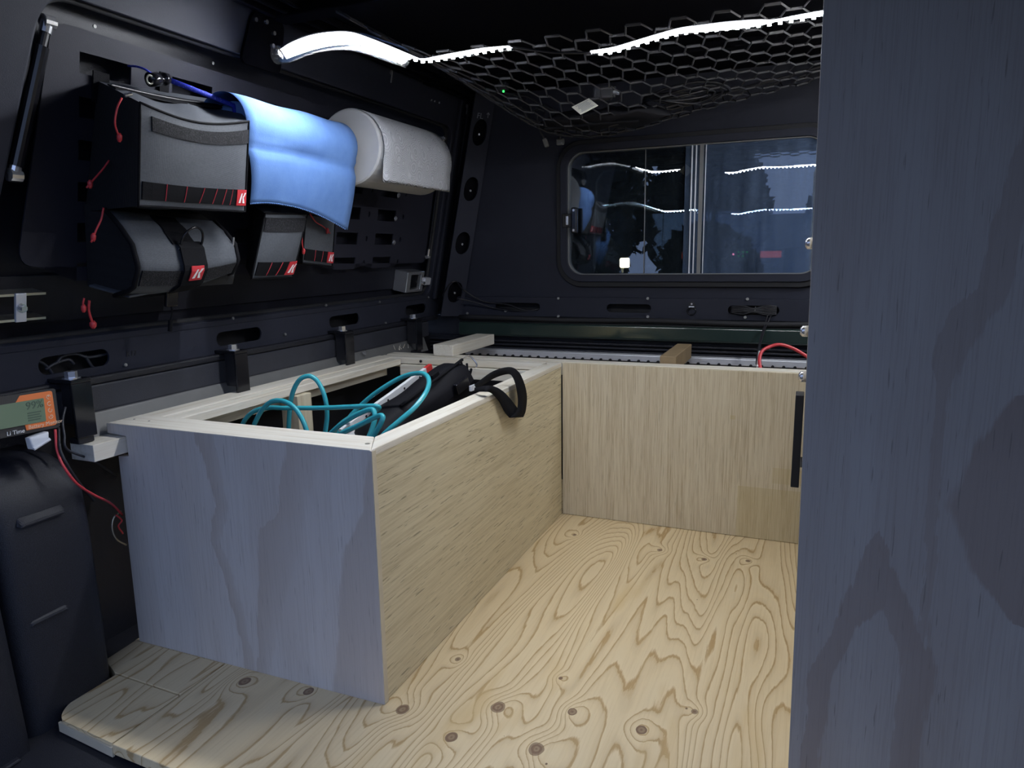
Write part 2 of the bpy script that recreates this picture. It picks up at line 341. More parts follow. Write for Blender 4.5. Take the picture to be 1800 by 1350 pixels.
# ------------------------------------------------------------------ mesh helpers
class MB:
    def __init__(s): s.v = []; s.f = []
    def add(s, vs, fs):
        o = len(s.v); s.v += [tuple(x) for x in vs]; s.f += [tuple(i + o for i in f) for f in fs]; return s
    def box(s, x0, x1, y0, y1, z0, z1):
        vs = [(x, y, z) for x in (x0, x1) for y in (y0, y1) for z in (z0, z1)]
        return s.add(vs, [(0, 1, 3, 2), (4, 6, 7, 5), (0, 4, 5, 1), (2, 3, 7, 6), (0, 2, 6, 4), (1, 5, 7, 3)])
    def hexa(s, a, b):      # a, b: two matching quads
        vs = list(a) + list(b)
        return s.add(vs, [(3, 2, 1, 0), (4, 5, 6, 7), (0, 1, 5, 4), (1, 2, 6, 5), (2, 3, 7, 6), (3, 0, 4, 7)])
    def obox(s, c, ax, ay, az, hx, hy, hz):
        c = V(c); ax = V(ax).normalized(); ay = V(ay).normalized(); az = V(az).normalized()
        vs = [c + ax * (hx * i) + ay * (hy * j) + az * (hz * k) for i in (-1, 1) for j in (-1, 1) for k in (-1, 1)]
        return s.add(vs, [(0, 1, 3, 2), (4, 6, 7, 5), (0, 4, 5, 1), (2, 3, 7, 6), (0, 2, 6, 4), (1, 5, 7, 3)])
    def tube(s, pts, r, n=8, closed=False, caps=True):
        pts = [V(p) for p in pts]; N = len(pts)
        rs = r if isinstance(r, (list, tuple)) else [r] * N
        T = []
        for i in range(N):
            if closed: d = pts[(i + 1) % N] - pts[i - 1]
            else: d = pts[min(i + 1, N - 1)] - pts[max(i - 1, 0)]
            T.append(d.normalized() if d.length > 1e-9 else V((0, 0, 1)))
        up = V((0, 0, 1)) if abs(T[0].z) < 0.9 else V((1, 0, 0))
        nrm = (up - T[0] * up.dot(T[0])).normalized()
        vs = []
        for i in range(N):
            nrm = nrm - T[i] * nrm.dot(T[i]); nrm.normalize()
            bi = T[i].cross(nrm)
            for k in range(n):
                an = 2 * math.pi * k / n
                vs.append(pts[i] + nrm * (math.cos(an) * rs[i]) + bi * (math.sin(an) * rs[i]))
        fs = []
        for i in range(N if closed else N - 1):
            for k in range(n):
                a_, b_ = i * n + k, i * n + (k + 1) % n
                c_, d_ = ((i + 1) % N) * n + (k + 1) % n, ((i + 1) % N) * n + k
                fs.append((a_, b_, c_, d_))
        if not closed and caps:
            fs.append(tuple(range(n))[::-1]); fs.append(tuple((N - 1) * n + k for k in range(n)))
        return s.add(vs, fs)
    def cyl(s, a, b, r, n=16, r2=None): return s.tube([a, b], [r, r if r2 is None else r2], n)
    def grid(s, rows, thick=None):      # rows of points -> sheet; thick = Vector offset for the back
        R_, Cn = len(rows), len(rows[0])
        vs = [p for row in rows for p in row]
        fs = [(i * Cn + j, i * Cn + j + 1, (i + 1) * Cn + j + 1, (i + 1) * Cn + j) for i in range(R_ - 1) for j in range(Cn - 1)]
        if thick is not None:
            off = len(vs)
            vs2 = [V(p) + (thick(p) if callable(thick) else V(thick)) for p in vs]
            fs2 = [tuple(off + k for k in f[::-1]) for f in fs]
            rim = [j for j in range(Cn)] + [i * Cn + Cn - 1 for i in range(1, R_)] + [(R_ - 1) * Cn + j for j in range(Cn - 2, -1, -1)] + [i * Cn for i in range(R_ - 2, 0, -1)]
            fr = [(rim[k], off + rim[k], off + rim[(k + 1) % len(rim)], rim[(k + 1) % len(rim)]) for k in range(len(rim))]
            vs = vs + vs2; fs = fs + fs2 + fr
        return s.add(vs, fs)
    def plate(s, outer, holes, to3d, t0, t1):   # flat plate with through holes; to3d(a, b, off)
        loops = [outer] + list(holes)
        flat = [p for lp in loops for p in lp]
        tris = tessellate_polygon([[V((p[0], p[1], 0)) for p in lp] for lp in loops])
        n = len(flat)
        vs = [to3d(p[0], p[1], t1) for p in flat] + [to3d(p[0], p[1], t0) for p in flat]
        fs = [tuple(t) for t in tris] + [tuple(n + i for i in t[::-1]) for t in tris]
        k = 0
        for lp in loops:
            L = len(lp)
            for i in range(L):
                a_, b_ = k + i, k + (i + 1) % L
                fs.append((a_, b_, n + b_, n + a_))
            k += L
        return s.add(vs, fs)
    def build(s, name, mat, parent=None, smooth=False, bevel=0.0, sub=0, fix=True):
        me = bpy.data.meshes.new(name)
        me.from_pydata([tuple(p) for p in s.v], [], s.f)
        if fix:
            bm = bmesh.new(); bm.from_mesh(me)
            bmesh.ops.recalc_face_normals(bm, faces=bm.faces); bm.to_mesh(me); bm.free()
        me.materials.append(MATS[mat])
        if smooth:
            for p in me.polygons: p.use_smooth = True
        o = bpy.data.objects.new(name, me); COL.objects.link(o)
        if bevel:
            md = o.modifiers.new('bevel', 'BEVEL'); md.width = bevel; md.segments = 2; md.limit_method = 'ANGLE'; md.angle_limit = math.radians(40)
        if sub:
            md = o.modifiers.new('sub', 'SUBSURF'); md.levels = sub; md.render_levels = sub
        if parent is not None: attach(o, parent)
        return o
def attach(o, parent):
    o.parent = parent
    o.matrix_parent_inverse = ROOTINV.get(parent.name, Matrix.Identity(4))
ROOTINV = {}
def thing(name, loc, label, cat=None, group=None, kind=None):
    o = bpy.data.objects.new(name, None); COL.objects.link(o)
    o.location = loc; o.empty_display_size = 0.02
    ROOTINV[o.name] = Matrix.Translation(-V(loc))
    return tag(o, label, cat, group, kind)
def tag(o, label=None, cat=None, group=None, kind=None):
    if label: o['label'] = label
    if cat: o['category'] = cat
    if group: o['group'] = group
    if kind: o['kind'] = kind
    return o
def smoothpath(pts, seg=8, closed=False):
    pts = [V(p) for p in pts]; n = len(pts); out = []
    rng = range(n if closed else n - 1)
    for i in rng:
        p0 = pts[i - 1] if (i > 0 or closed) else pts[0] * 2 - pts[1]
        p1 = pts[i]; p2 = pts[(i + 1) % n]
        p3 = pts[(i + 2) % n] if (i + 2 < n or closed) else p2 * 2 - p1
        for k in range(seg):
            t = k / seg
            out.append(0.5 * ((2 * p1) + (p2 - p0) * t + (2 * p0 - 5 * p1 + 4 * p2 - p3) * t * t + (3 * p1 - p0 - 3 * p2 + p3) * t ** 3))
    if not closed: out.append(pts[-1])
    return out
def rrect(x0, x1, y0, y1, r, n=6):
    out = []
    for (cx, cy, a0) in ((x1 - r, y1 - r, 0), (x0 + r, y1 - r, 90), (x0 + r, y0 + r, 180), (x1 - r, y0 + r, 270)):
        for k in range(n + 1):
            an = math.radians(a0 + 90 * k / n); out.append((cx + r * math.cos(an), cy + r * math.sin(an)))
    return out
def rpoly(pts, r, n=5):     # rounded polygon
    out = []; N = len(pts)
    for i in range(N):
        p = V((*pts[i], 0)); a_ = V((*pts[i - 1], 0)); b_ = V((*pts[(i + 1) % N], 0))
        da = (a_ - p); db = (b_ - p); rr = r[i] if isinstance(r, (list, tuple)) else r
        rr = min(rr, da.length * 0.45, db.length * 0.45)
        s_, e_ = p + da.normalized() * rr, p + db.normalized() * rr
        for k in range(n + 1):
            t = k / n; q = s_ * (1 - t) ** 2 + p * (2 * t * (1 - t)) + e_ * t * t
            out.append((q.x, q.y))
    return out
def text_mesh(name, body, mat, size, origin, ax, ay, parent=None, depth=0.0003):
    cu = bpy.data.curves.new(name, 'FONT'); cu.body = body; cu.size = size; cu.extrude = depth
    to = bpy.data.objects.new(name + '_tmp', cu); COL.objects.link(to)
    dg = bpy.context.evaluated_depsgraph_get()
    me = bpy.data.meshes.new_from_object(to.evaluated_get(dg)); bpy.data.objects.remove(to); bpy.data.curves.remove(cu)
    ax = V(ax).normalized(); ay = V(ay).normalized(); az = ax.cross(ay)
    M = Matrix(((ax.x, ay.x, az.x, origin[0]), (ax.y, ay.y, az.y, origin[1]), (ax.z, ay.z, az.z, origin[2]), (0, 0, 0, 1)))
    me.transform(M); me.materials.clear(); me.materials.append(MATS[mat]); me.name = name
    o = bpy.data.objects.new(name, me); COL.objects.link(o)
    if parent is not None: attach(o, parent)
    return o
def hexbolt(mb, c, axis, r=0.006, h=0.006, washer=True):
    c = V(c); axis = V(axis).normalized()
    if washer: mb.tube([c, c + axis * 0.0015], r * 1.45, 14)
    mb.tube([c + axis * 0.001, c + axis * h], r, 6)

# =================================================================== THE SETTING
CX = -0.35            # centre line of the truck
RX = 2 * CX + 1.20    # right flange
# ---- plywood deck
fl = MB()
deck = [(-0.935, 0.655), (0.49, 0.585), (0.49, 2.10), (-1.16, 2.10), (-1.16, 0.885), (-0.935, 0.885)]
fl.plate(deck, [], lambda a, b, o: V((a, b, o)), -0.018, 0.0)
floor = tag(fl.build('floor', 'ply_deck', bevel=0.0015), 'knotty pale plywood deck sheet covering the truck bed', kind='structure')
fb = MB(); fb.plate(rpoly([(-0.9372, 0.657), (-0.9372, 0.7830), (-1.092, 0.7890), (-1.094, 0.700), (-1.070, 0.668)], [0.002, 0.002, 0.002, 0.02, 0.02]), [], lambda a, b, o: V((a, b, o)), -0.020, -0.0006)
fb.build('filler_board', 'ply_filler', floor, bevel=0.001)
fb = MB(); fb.plate([(-0.9372, 0.7865), (-0.9372, 0.884), (-1.158, 0.884), (-1.152, 0.815), (-1.10, 0.7928)], [], lambda a, b, o: V((a, b, o)), -0.020, 0.0)
fb.build('filler_board', 'ply_filler', floor, bevel=0.001)
# stacked ply edge seen along the front of the deck
e = MB(); e.add([(-1.07, 0.666, -0.006), (-0.935, 0.6535, -0.006), (-0.935, 0.6535, -0.022), (-1.07, 0.666, -0.022), (-1.07, 0.670, -0.006), (-0.935, 0.6575, -0.006), (-0.935, 0.6575, -0.022), (-1.07, 0.670, -0.022)],
      [(0, 1, 2, 3), (7, 6, 5, 4), (0, 4, 5, 1), (1, 5, 6, 2), (2, 6, 7, 3), (3, 7, 4, 0)])
e.build('edge_veneer', 'ply_edge', floor)
# ---- truck bed tub
b = MB(); b.box(-1.32, RX + 0.12, 0.30, 2.24, -0.06, -0.024)
bed = tag(b.build('truck_bed', 'bed_liner'), 'black ribbed truck bed floor below the deck edge', kind='structure')
r_ = MB()
for k in range(12):
    x = -1.27 + 0.15 * k; r_.box(x, x + 0.06, 0.31, 0.60, -0.0242, -0.019)
r_.build('floor_ribs', 'bed_liner', bed, bevel=0.003)
bl = MB(); bl.box(-1.31, -1.25, 0.40, 2.22, -0.03, 0.455)
tag(bl.build('wall_bed_left', 'bed_liner'), 'black left inner side of the truck bed', kind='structure')
# wheel arch, hidden mostly by the plywood box
wa = MB(); rows = []
for k in range(13):
    an = math.pi * k / 12
    rows.append([V((x, 1.45 - 0.36 * math.cos(an), -0.02 + 0.24 * math.sin(an))) for x in (-1.25, -1.09)])
wa.grid(rows); wa.add([r[1] for r in rows], [tuple(range(13))])
wa.build('wheel_arch', 'bed_liner', bpy.data.objects['wall_bed_left'])
bl = MB(); bl.box(RX + 0.03, RX + 0.10, 0.40, 2.22, -0.03, 0.455)
tag(bl.build('wall_bed_right', 'bed_liner'), 'black right inner side of the truck bed', kind='structure')
# ---- bed front bulkhead with painted ledge and rubber seal
bh = MB(); bh.box(-1.31, RX + 0.10, 2.215, 2.235, -0.03, 0.443)
bh.box(-1.36, RX + 0.16, 2.2355, 2.2485, -0.2, 0.511)
bulk = tag(bh.build('wall_bed_front', 'bed_liner'), 'black front bulkhead of the truck bed', kind='structure')
g = MB(); prof = [(2.235, 0.500), (2.205, 0.497), (2.188, 0.489), (2.186, 0.452), (2.192, 0.446), (2.215, 0.444), (2.235, 0.444)]
for x0, x1 in ((-1.10, RX + 0.06),):
    n = len(prof)
    g.add([(x0, y, z) for y, z in prof] + [(x1, y, z) for y, z in prof], [(i, (i + 1) % n, n + (i + 1) % n, n + i) for i in range(n)] + [tuple(range(n))[::-1], tuple(range(n, 2 * n))])
g.build('painted_ledge', 'green_paint', bulk, bevel=0.002)
s_ = MB(); s_.tube([(x, 2.198 + 0.003 * math.sin(x * 7), 0.506 + 0.002 * math.sin(x * 11)) for x in [-1.10 + 0.05 * k for k in range(33)]], 0.0085, 8)
s_.tube([(-1.10, 2.20, 0.492), (RX + 0.05, 2.20, 0.492)], 0.005, 8)
s_.build('rubber_seal', 'black_rubber', bulk, smooth=True)
st = MB()
for k in range(4): st.box(-1.22, RX + 0.06, 2.196, 2.216, 0.428 - 0.012 * k, 0.434 - 0.012 * k)
st.build('liner_ridges', 'bed_liner', bulk, bevel=0.001)
t = MB(); t.box(-1.18, RX + 0.06, 2.165, 2.214, 0.384, 0.404)
trk = t.build('track', 'aluminium', bulk, bevel=0.002)
t = MB()
for k in range(56):
    x = -1.16 + 0.03 * k; t.tube([(x, 2.1655, 0.386), (x, 2.158, 0.386)], 0.0045, 8)
tag(t.build('track_teeth', 'black_rubber', bulk), kind='stuff')
# ---- bed rail on the left: cap, inner face, ledge
r = MB(); r.box(-1.32, -1.186, 0.36, 2.20, 0.498, 0.512)
rail = tag(r.build('trim_1', 'bed_liner', bevel=0.004), 'dark plastic cap of the left bed rail', kind='structure')
r = MB(); r.box(-1.30, -1.190, 0.40, 2.14, 0.446, 0.497)
tag(r.build('trim_2', 'rail_plastic', bevel=0.004), 'scuffed dark grey inner face of the left bed rail', kind='structure')
r = MB(); r.hexa([(-1.188, 0.86, 0.446), (-1.188, 2.10, 0.446), (-1.20, 2.10, 0.450), (-1.20, 0.86, 0.450)], [(-1.172, 0.86, 0.402), (-1.172, 2.10, 0.402), (-1.20, 2.10, 0.402), (-1.20, 0.86, 0.402)])
led = tag(r.build('trim_3', 'grey_metal', bevel=0.002), 'grey metal rail along the bed side behind the plywood box', kind='structure')
r = MB(); p = on_x(640, 621, -1.177)
r.tube([p, p + V((0.004, 0, 0.001))], 0.006, 10); r.build('rivet', 'chrome', led)
# ---- canopy left side with hatch opening
w_ = MB()
ht = ys(480, 116)[1]; h0, h1 = ys(70, 26), ys(8, 320); hk = (h0[0] - h1[0]) / (h0[1] - h1[1])
hole = rpoly([(h1[0] + hk * (0.015 - h1[1]), 0.015), (2.17, 0.015), (2.17, ht), (h1[0] + hk * (ht - h1[1]), ht)], [0.05, 0.05, 0.05, 0.06], 8)
w_.plate([(0.30, 0.0), (2.26, 0.0), (2.26, 0.70), (0.30, 0.70)], [hole], side, -0.03, 0.0)
wl = tag(w_.build('wall_left', 'powdercoat', bevel=0.004), 'dark grey leaning canopy side wall with hatch opening', kind='structure')
# rubber seal round the opening
q = MB(); q.tube([side(y, s, -0.022) for y, s in hole], 0.007, 6, closed=True); q.build('hatch_seal', 'black_rubber', wl, smooth=True)
d_ = MB(); d_.plate([(0.50, -0.02), (2.25, -0.02), (2.25, 0.66), (0.50, 0.66)], [], side, -0.085, -0.070)
d1 = tag(d_.build('door_1', 'powdercoat_door'), 'dark grey lift-up side hatch closed behind the pouch board', kind='structure')
dd = MB(); dd.plate(rpoly([(0.72, 0.03), (2.14, 0.03), (2.14, 0.115), (0.735, 0.115)], 0.02), [], side, -0.070, -0.062); dd.build('pressed_panel', 'powdercoat_door', d1, bevel=0.003)
# small screws on the upper wall
def wall_screw(u, v, parent, off=0.0):
    p = on_side(u, v, off); mb = MB(); mb.tube([p, p + SN * 0.004], 0.0035, 8); mb.build('screw', 'chrome', parent, bevel=0.001)
for u, v in ((757, 176), (763, 178), (771, 180)): wall_screw(u, v, wl)
for u, v in ((687, 127), (820, 186)):
    p = on_side(u, v); mb = MB(); mb.tube([p, p + SN * 0.003], 0.006, 10); mb.tube([p + SN * 0.004 + SV * 0.004, p + SN * 0.004 - SV * 0.026], 0.0022, 6); mb.build('pin', 'grey_metal', wl)
# ---- base flange with slots
def slot_loop(c, z, half, hh): return rrect(c - half, c + half, z - hh, z + hh, hh * 0.98)
FX = -1.20
def fy(u, v): return on_x(u, v, FX).y
sl = []
for (u0, u1, v) in ((66, 193, 634), (380, 460, 590), (579, 632, 568), (713, 749, 549)):
    a0, a1 = fy(u0, v), fy(u1, v); sl.append(slot_loop((a0 + a1) / 2, 0.5425, (a1 - a0) / 2, 0.0155))
f_ = MB(); f_.plate([(0.30, 0.512), (2.24, 0.512), (2.24, 0.572), (0.30, 0.572)], sl, lambda a, b, o: V((FX + o, a, b)), -0.004, 0.0)
fl_l = tag(f_.build('trim_4', 'powdercoat'), 'dark grey canopy base flange with long slots on the left', kind='structure')
f_ = MB(); f_.box(-1.30, FX - 0.0005, 0.30, 2.24, 0.572, 0.576); f_.build('ledge', 'powdercoat', fl_l)
f_ = MB(); f_.box(-1.262, -1.256, 0.30, 2.24, 0.5125, 0.5715); f_.build('slot_shade', 'black_rubber', fl_l)  # black strip painting the shade in the gap behind the slots
for u, v in ((219, 642), (408, 560), (572, 537), (666, 531), (752, 523), (500, 588), (677, 568)):
    p = on_x(u, v, FX + 0.001); hb = MB(); hb.tube([p, p + V((0.004, 0, 0.001))], 0.0035, 8); hb.build('rivet', 'grey_metal', fl_l)
p = on_x(222, 627, FX); text_mesh('stencil', 'K17', 'stencil_dark', 0.014, p + V((0.0008, 0, 0)), (0, 1, 0), (0, 0, 1), fl_l)
# ---- canopy front wall with window
FY = 2.25
wx0, wx1, wz0, wz1 = -0.752, 0.055, 0.622, 1.056
hole = rrect(wx0, wx1, wz0, wz1, 0.075, 8)
w_ = MB(); w_.plate([(-1.215, 0.5725), (RX + 0.015, 0.5725), (RX - 0.125, 1.25), (-1.075, 1.25)], [hole], lambda a, b, o: V((a, FY + o, b)), 0.03, 0.0)
wf = tag(w_.build('wall_front', 'powdercoat', bevel=0.003), 'dark grey canopy front wall facing the cab', kind='structure')
sl = []
for (u0, u1, v) in ((872, 950, 540), (1067, 1145, 543), (1280, 1370, 545)):
    a0, a1 = on_y(u0, v, 2.235).x, on_y(u1, v, 2.235).x; sl.append(slot_loop((a0 + a1) / 2, 0.543, (a1 - a0) / 2, 0.0135))
f_ = MB(); f_.plate([(-1.195, 0.512), (RX - 0.005, 0.512), (RX - 0.005, 0.572), (-1.195, 0.572)], sl, lambda a, b, o: V((a, 2.230 + o, b)), 0.004, 0.0)
fl_f = tag(f_.build('trim_5', 'powdercoat'), 'dark grey canopy base flange with slots below the window', kind='structure')
f_ = MB(); f_.box(-1.195, RX - 0.005, 2.2305, 2.2495, 0.572, 0.575); f_.build('ledge', 'powdercoat', fl_f)
f_ = MB(); f_.box(-1.195, RX - 0.005, 2.266, 2.270, 0.512, 0.5715); f_.build('slot_shade', 'black_rubber', fl_f)  # dark sheet in place of the shaded void behind the front slots
for u, v in ((982, 525), (1139, 525), (1314, 526), (982, 556), (1139, 557), (1310, 558), (889, 547), (822, 551)):
    p = on_y(u, v, 2.2295); hb = MB(); hb.tube([p, p + V((0, -0.004, 0.001))], 0.0045, 8); hb.build('rivet', 'grey_metal', fl_f)
# ---- corner post with oval slots (diagonal strip across the corner)
PL0, PL1 = on_y(776, 549, 2.16), on_y(832, 190, 2.16)
PR0, PR1 = on_y(813, 549, 2.228), on_y(868, 190, 2.228)
PNn = (PR0 - PL0).cross(PL1 - PL0).normalized()
def post(a, b, o): return (PL0 * (1 - a) + PR0 * a) * (1 - b) + (PL1 * (1 - a) + PR1 * a) * b + PNn * o
ov = [[(0.5 + 0.34 * math.cos(2 * math.pi * k / 20), c + hh * math.copysign(abs(math.sin(2 * math.pi * k / 20)) ** 0.8, math.sin(2 * math.pi * k / 20))) for k in range(20)] for c, hh in ((0.105, 0.054), (0.355, 0.056), (0.620, 0.058), (0.888, 0.062))]
f_ = MB(); f_.plate([(0, -0.02), (1, -0.02), (1, 1.15), (0, 1.15)], ov, post, -0.004, 0.0)
cp = tag(f_.build('trim_6', 'powdercoat'), 'dark grey corner post with four oval slots', kind='structure')
f_ = MB(); f_.plate([(0.02, 0), (0.98, 0), (0.98, 1.1), (0.02, 1.1)], [], post, -0.030, -0.026); f_.build('slot_shade', 'ceiling_paint', cp)  # near-black sheet that puts the shade inside the oval slots
for c in (0.105, 0.355, 0.620, 0.888):
    mb = MB(); p = post(0.62, c - 0.01, -0.026); mb.tube([p, post(0.62, c - 0.01, -0.018)], 0.004, 8); mb.build('screw', 'chrome', cp)
p = post(0.22, 0.955, 0.001); text_mesh('stencil', 'FL', 'stencil_grey', 0.024, p, PR0 - PL0, V((0.25, 0, 1)), cp)
mb = MB(); ax = (PR0 - PL0).normalized(); o_ = post(0.76, 0.955, 0.0015)
mb.obox(o_ + SV * 0.008, ax, SV, PNn, 0.0012, 0.008, 0.0004)
for s1 in (-1, 1): mb.obox(o_ + SV * 0.013 + ax * 0.0027 * s1, (ax - SV * s1).normalized(), (ax + SV * s1).normalized(), PNn, 0.0045, 0.0011, 0.0004)
mb.build('arrow_stencil', 'stencil_grey', cp)
# second upright fold between hatch and post
f_ = MB(); f_.plate([(2.185, 0), (2.205, 0), (2.205, 0.66), (2.185, 0.66)], [], side, 0.0, 0.012)
tag(f_.build('trim_7', 'powdercoat', bevel=0.003), 'narrow dark grey upright fold beside the corner post', kind='structure')
# ---- ceiling
c_ = MB(); c_.box(-1.10, RX - 0.10, 0.30, 2.27, 1.228, 1.248)
ce = tag(c_.build('ceiling', 'ceiling_paint'), 'near black canopy roof seen from below', kind='structure')
for y in (0.62, 1.28, 1.92):
    mb = MB(); mb.box(-1.06, RX - 0.12, y, y + 0.05, 1.205, 1.228); mb.build('roof_bow', 'ceiling_paint', ce, bevel=0.004)
for k, x in enumerate((-1.055, -1.025, -0.99)):
    mb = MB(); mb.box(x, x + 0.012, 0.31, 2.24, 1.206 + 0.004 * k, 1.2278); mb.build('gutter', 'ceiling_paint', ce, bevel=0.003)
# ---- right side of the canopy (hidden by the tall cabinet)
def rside(y, s, off=0.0):
    p = side(y, s, off); return V((2 * CX - p.x, p.y, p.z))
w_ = MB(); w_.plate([(0.30, -0.06), (2.26, -0.06), (2.26, 0.70), (0.30, 0.70)], [], rside, -0.03, 0.0)
tag(w_.build('wall_right', 'powdercoat'), 'dark grey canopy side wall behind the tall cabinet', kind='structure')

# ---- window: rubber, frame, two sliding panes
win = thing('window_1', (CX, FY, wz0), 'sliding canopy window with dark rounded frame facing the cab', kind='structure')
def ring(name, mat, x0, x1, z0, z1, r, wd, y0, y1, bev=0.002):
    mb = MB(); mb.plate(rrect(x0, x1, z0, z1, r, 8), [rrect(x0 + wd, x1 - wd, z0 + wd, z1 - wd, max(r - wd, 0.005), 8)], lambda a, b, o: V((a, o, b)), y0, y1)
    return mb.build(name, mat, win, bevel=bev)
ring('rubber_gasket', 'black_rubber', wx0 - 0.010, wx1 + 0.010, wz0 - 0.012, wz1 + 0.010, 0.085, 0.016, 2.262, 2.240)
ring('outer_frame', 'powdercoat', wx0 + 0.004, wx1 - 0.004, wz0 + 0.004, wz1 - 0.004, 0.072, 0.022, 2.272, 2.236)
ring('inner_frame', 'grey_metal', wx0 + 0.0255, wx1 - 0.0255, wz0 + 0.0255, wz1 - 0.0255, 0.052, 0.0035, 2.272, 2.246, 0.0008)
gx = -0.362
mb = MB(); mb.plate(rpoly([(wx0 + 0.024, wz0 + 0.024), (gx, wz0 + 0.024), (gx, wz1 - 0.024), (wx0 + 0.024, wz1 - 0.024)], [0.05, 0.001, 0.001, 0.05], 6), [], lambda a, b, o: V((a, o, b)), 2.264, 2.260)
mb.build('pane', 'glass_clean', win)
mb = MB(); mb.plate(rpoly([(gx + 0.004, wz0 + 0.024), (wx1 - 0.024, wz0 + 0.024), (wx1 - 0.024, wz1 - 0.024), (gx + 0.004, wz1 - 0.024)], [0.001, 0.05, 0.05, 0.001], 6), [], lambda a, b, o: V((a, o, b)), 2.257, 2.253)
mb.build('pane', 'glass_dusty', win)
for x, wd, mt, y0, y1 in ((-0.352, 0.007, 'black_satin', 2.2580, 2.2668), (-0.338, 0.0016, 'aluminium', 2.2465, 2.2525), (-0.326, 0.0016, 'aluminium', 2.2465, 2.2525), (-0.310, 0.0055, 'grey_metal', 2.2470, 2.2525), (-0.298, 0.0010, 'aluminium', 2.2475, 2.2525)):
    mb = MB(); mb.box(x - wd, x + wd, y0, y1, wz0 + 0.029, wz1 - 0.029); mb.build('mullion', mt, win)
mb = MB(); mb.box(-0.480, -0.4785, 2.2545, 2.2595, wz0 + 0.03, wz1 - 0.03); mb.build('pane_edge', 'grey_metal', win)
# latch at the left of the pane
L0 = on_y(990, 388, 2.235); 
mb = MB(); mb.box(L0.x - 0.004, L0.x + 0.030, 2.232, 2.246, L0.z - 0.022, L0.z + 0.022); lt = mb.build('window_latch', 'black_satin', win, bevel=0.003)
mb = MB(); mb.box(L0.x + 0.028, L0.x + 0.048, 2.226, 2.244, L0.z - 0.040, L0.z + 0.040); mb.build('latch_bar', 'black_gloss', lt, bevel=0.004)
mb = MB()
for s1 in (-1, 1): mb.tube([(L0.x + 0.038, 2.2262, L0.z + 0.031 * s1), (L0.x + 0.038, 2.223, L0.z + 0.031 * s1)], 0.004, 8)
mb.build('latch_screws', 'chrome', lt)
mb = MB(); mb.box(L0.x + 0.011, L0.x + 0.019, 2.226, 2.234, L0.z - 0.014, L0.z + 0.014); mb.build('latch_pin', 'chrome', lt, bevel=0.001)

# ---- the cab behind: back window, dark interior, front closed off to keep the sky light out
cw = MB(); hole = rrect(-0.86, 0.16, 0.56, 1.06, 0.05)
cw.plate([(-1.22, -0.2), (RX + 0.02, -0.2), (RX - 0.10, 1.25), (-1.10, 1.25)], [hole], lambda a, b, o: V((a, 2.40 + (b - 0.8) * 0.0655 + o, b)), 0.0, 0.02)
cabw = tag(cw.build('wall_cab', 'black_satin'), 'black rear wall of the cab behind the canopy window', kind='structure')
cw = MB(); cw.plate(rrect(-0.862, 0.162, 0.558, 1.062, 0.05), [], lambda a, b, o: V((a, 2.41 + (b - 0.8) * 0.0655 + o, b)), 0.0, 0.004)
cg = tag(cw.build('window_2', 'glass_cab'), 'tinted rear glass of the cab behind the canopy window', kind='structure')
cs = MB(); cs.box(-1.28, -1.24, 2.42, 4.3, -0.2, 1.30); cs.box(RX + 0.04, RX + 0.08, 2.42, 4.3, -0.2, 1.30); cs.box(-1.28, RX + 0.08, 2.44, 3.6, 1.27, 1.30); cs.box(-1.28, RX + 0.08, 4.30, 4.34, -0.2, 1.30); cs.box(-1.28, RX + 0.08, 3.6, 4.3, 1.27, 1.30); cs.box(-1.28, RX + 0.08, 3.75, 4.29, -0.2, 0.40)
cs.build('cab_shell', 'black_satin', cabw)

# =================================================================== OUTSIDE, seen through the glass
g = MB(); g.box(-40, 40, -30, 60, -0.95, -0.90); tag(g.build('ground', 'ground_dark'), 'dark ground outside the truck', kind='structure')
# dashboard radio, and a made-up glowing panel for a red spot in the glass
P_ = on_y(1355, 447, 3.72); 
t = thing('red_glow', P_ - V((0, 0, 0.02)), 'small made-up red glow seen through the dusty right pane', 'glow')
mb = MB(); mb.box(P_.x - 0.048, P_.x + 0.048, 3.715, 3.725, P_.z - 0.016, P_.z + 0.016); mb.build('face', 'red_glow_lit', t)
mb = MB(); mb.box(P_.x - 0.06, P_.x + 0.06, 3.726, 3.77, 0.40, P_.z + 0.02); mb.build('housing', 'black_satin', t, bevel=0.004)
P_ = on_y(1305, 447, 3.72)
t = thing('dash_radio', P_ - V((0, 0, 0.03)), 'dark dashboard radio with tiny red and green lights', 'radio')
mb = MB(); mb.box(P_.x - 0.06, P_.x + 0.06, 3.726, 3.80, 0.40, P_.z + 0.03); mb.build('body', 'black_satin', t, bevel=0.004)
q = on_y(1289, 447, 3.72); mb = MB(); mb.tube([q, q + V((0, 0.005, 0))], 0.005, 8); mb.build('red_light', 'red_led', t)
for u, v in ((1298, 443), (1306, 443), (1313, 443), (1298, 450), (1306, 450)):
    q = on_y(u, v, 3.722); mb = MB(); mb.box(q.x - 0.003, q.x + 0.003, 3.72, 3.726, q.z - 0.002, q.z + 0.002); mb.build('green_light', 'green_led', t)
